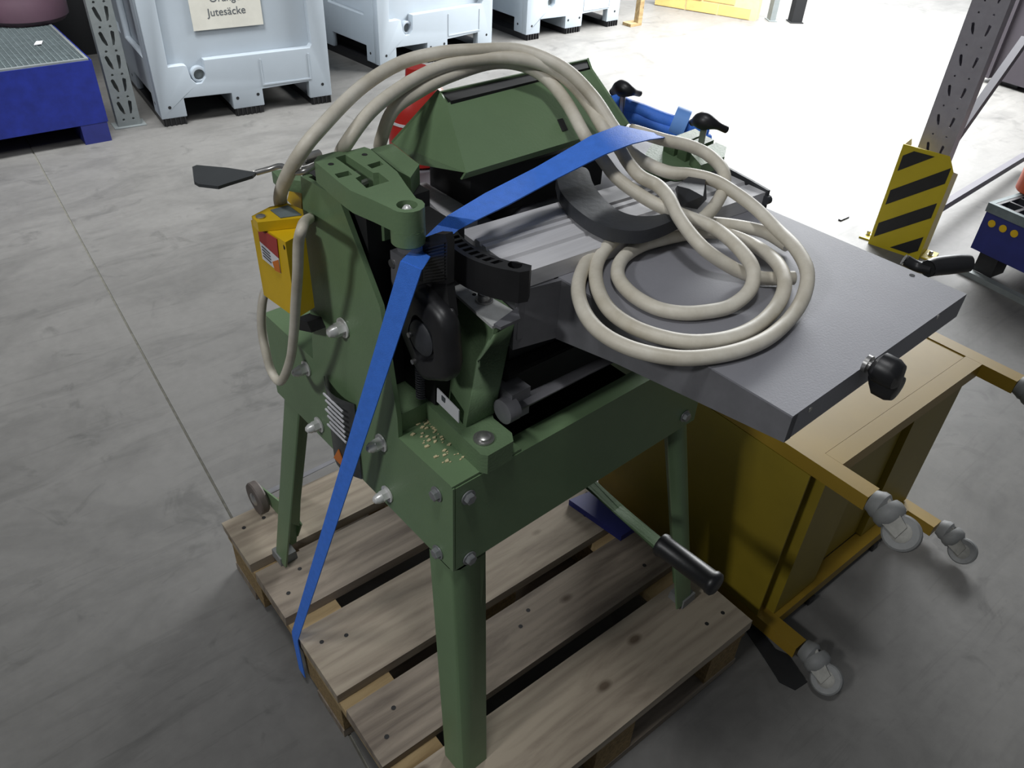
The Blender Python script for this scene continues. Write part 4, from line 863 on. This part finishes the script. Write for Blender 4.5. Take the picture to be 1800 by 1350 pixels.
# small blue sump tray with plastic grating
t0 = Vector((2.664, 0.544, 0.100)); td = Vector((-0.132, -0.991, 0.000)); tn = Vector((-td.y, td.x, 0))
t2 = empty('sump_tray', (t0.x, t0.y, 0), math.atan2(td.y, td.x), 'small dark blue sump tray with black grating at the right frame edge', 'tray')
HT = .27
bm = NB(); box(bm, 0, .62, 0, .004, .10, HT); box(bm, 0, .004, .004, .8, .10, HT); box(bm, .616, .62, .004, .8, .10, HT); box(bm, .004, .616, .796, .8, .10, HT); box(bm, .004, .616, .004, .796, .10, .104)
finish('tray_body', bm, 'blue_tub2', t2, bevel=.001)
bm = NB(); box(bm, -.004, .624, -.004, .012, HT-.028, HT+.004); box(bm, -.004, .012, .0125, .79, HT-.028, HT+.004); box(bm, .61, .624, .0125, .79, HT-.028, HT+.004); finish('rim', bm, 'galv', t2)
bm = NB()
for i in range(10): box(bm, .0125+.0655*i, .0245+.0655*i, .0130, .79, HT-.018, HT+.003)
for j in range(13): box(bm, .0125, .6095, .0130+.063*j, .021+.063*j, HT-.018, HT+.002)
finish('plastic_grating', bm, 'grip', t2)
for xx in (.03, .5):
    for yy in (.02, .68):
        bm = NB(); box(bm, xx, xx+.07, yy, yy+.08, .0205, .0995); finish('tray_foot', bm, 'black', t2)
bm = NB(); box(bm, -.01, .63, -.01, .02, .0, .02); finish('base_rail', bm, 'rack', t2)
for i in range(3):
    bm = NB(); lathe(bm, (.035+.042*i, -.0005, HT-.060), (0, -1, 0), [(0, .013), (.002, .013), (.002, .009), (.0035, .009)], 18); finish('yellow_button', bm, 'ybox', t2, smooth=30)
oc_ = Vector((2.893, 0.499, 0.275))
cn2 = empty('orange_canister', (oc_.x, oc_.y, HT+.0045), 0, 'orange plastic canister standing on the small blue tray at the right edge', 'canister')
bm = NB(); lathe(bm, (0, 0, 0), (0, 0, 1), [(0, .055), (.006, .06), (.18, .06), (.21, .045), (.23, .02)], 26); finish('canister_body', bm, 'orange', cn2, smooth=40)
bm = NB(); lathe(bm, (0, 0, .2305), (0, 0, 1), [(0, .022), (.02, .02)], 18); finish('canister_cap', bm, 'black', cn2, smooth=40)
# dark container at the upper right
d0 = Vector((5.159, 1.699, 0.000)); d1 = Vector((5.126, 1.406, 0.000)); dd_ = (d1-d0).normalized(); dn = Vector((-dd_.y, dd_.x, 0))
if dn.x < 0: dn = -dn
dc = empty('skip_container', (d0.x, d0.y, 0), math.atan2(dd_.y, dd_.x), 'dark grey steel container standing behind the right rack upright', 'container')
bm = NB(); box(bm, 0, 2.4, 0, .9, .03, 1.5) if False else poly(bm, [(0, 0, .03), (2.4, 0, .03), (2.4, 0, 1.4), (0, 0, 1.4)], (0, 1.2, 0)); finish('container_body', bm, 'darkcont', dc, bevel=.006)
bm = NB()
for i in range(6): box(bm, .02+.46*i, .07+.46*i, -.03, -.0005, .03, 1.35)
finish('stiffener', bm, 'darkcont', dc, bevel=.003)
for xx in (.1, 1.0, 2.0):
    bm = NB(); box(bm, xx, xx+.12, .05, 1.1, 0, .0295); finish('skid', bm, 'black', dc)

# ---------------------------------------------------------------- toward the daylight
bw0 = Vector((4.750, 4.058, 0.000)); bw1 = Vector((5.053, 3.336, 0.000)); bd = (bw1-bw0).normalized(); bn = Vector((-bd.y, bd.x, 0))
if bn.y < 0: bn = -bn
wb = empty('wall_right', (bw0.x, bw0.y, 0), math.atan2(bd.y, bd.x), 'pale yellow brick wall base beside the open daylight doorway', None); wb['kind'] = 'structure'; BL_ = (bw1-bw0).length
sgn = 1 if bn.dot(Vector((-bd.y, bd.x, 0))) > 0 else -1
bm = NB(); box(bm, 0, BL_, .006*sgn if sgn > 0 else -.12, .12 if sgn > 0 else -.006, 0, 1.5); finish('mortar', bm, 'mortar', wb)
bmk = NB(); box(bmk, 0, .238, 0, .05*sgn, 0, .070) if sgn > 0 else box(bmk, 0, .238, -.05, 0, 0, .070)
b_first = finish('brick', bmk, 'brick', wb, bevel=.003, seg=1); me_b = b_first.data; b_first.location = (.002, 0, .006)
for row in range(6):
    off = 0 if row % 2 == 0 else -.125; k = 0
    while True:
        x = .002+off+.25*k; k += 1
        if x+.238 > BL_: break
        if x < 0 or (row == 0 and k == 1): continue
        o = bpy.data.objects.new('brick', me_b); COL.objects.link(o); o.parent = wb; o.location = (x, random.uniform(-.003, .003), .006+.082*row)
for i, (q, c_, w) in enumerate(((Vector((5.181, 3.268, 0.000)), 'rack', .04), (Vector((5.305, 3.146, 0.000)), 'wallgrey', .08))):
    p = empty('door_post', (q.x, q.y, 0), R(-35), ('thin pale steel post in the bright doorway left of the dark one' if i == 0 else 'dark steel post in the bright doorway'), 'post', None)
    bm = NB(); box(bm, -w/2, w/2, 0, .08, .006, 2.6); finish('post_shaft', bm, c_, p, bevel=.003)
    bm = NB(); box(bm, -w/2-.01, w/2+.01, -.01, .09, 0, .006); finish('base_plate', bm, c_, p)
q = Vector((4.127, 3.688, 0.000))+Vector((.06, -.02, 0)); p = empty('corner_post', (q.x, q.y, 0), 0, 'slim yellow wooden corner post standing at the right end of the last box', 'post')
bm = NB(); box(bm, -.02, .02, 0, .04, .02, 1.0); finish('post_shaft', bm, 'wood3', p)
bm = NB(); box(bm, -.09, .02, 0, .08, 0, .0195); finish('post_foot', bm, 'wood3', p)
bm = NB(); qa = Vector((2.684, 1.046, 0.000)); box(bm, qa.x-.03, qa.x+.03, qa.y-.006, qa.y+.006, .0005, .006)
tag(finish('debris_strip', bm, 'black', bevel=.001), 'small dark strip lying on the bright floor left of the striped guard', 'debris')
bm = NB(); zprism(bm, [Vector((0.775, 0.043, 0.000)), Vector((0.802, 0.032, 0.000)), Vector((0.785, -0.027, 0.000)), Vector((0.796, -0.051, 0.000)), Vector((0.775, -0.111, 0.000)), Vector((0.742, -0.107, 0.000)), Vector((0.731, -0.078, 0.000)), Vector((0.746, -0.039, 0.000))], .0006, .003)  # thin black sheet added for a dark mark on the floor
tag(finish('dark_patch', bm, 'blackm'), 'flat black patch on the floor beside the near pallet corner', 'scrap')
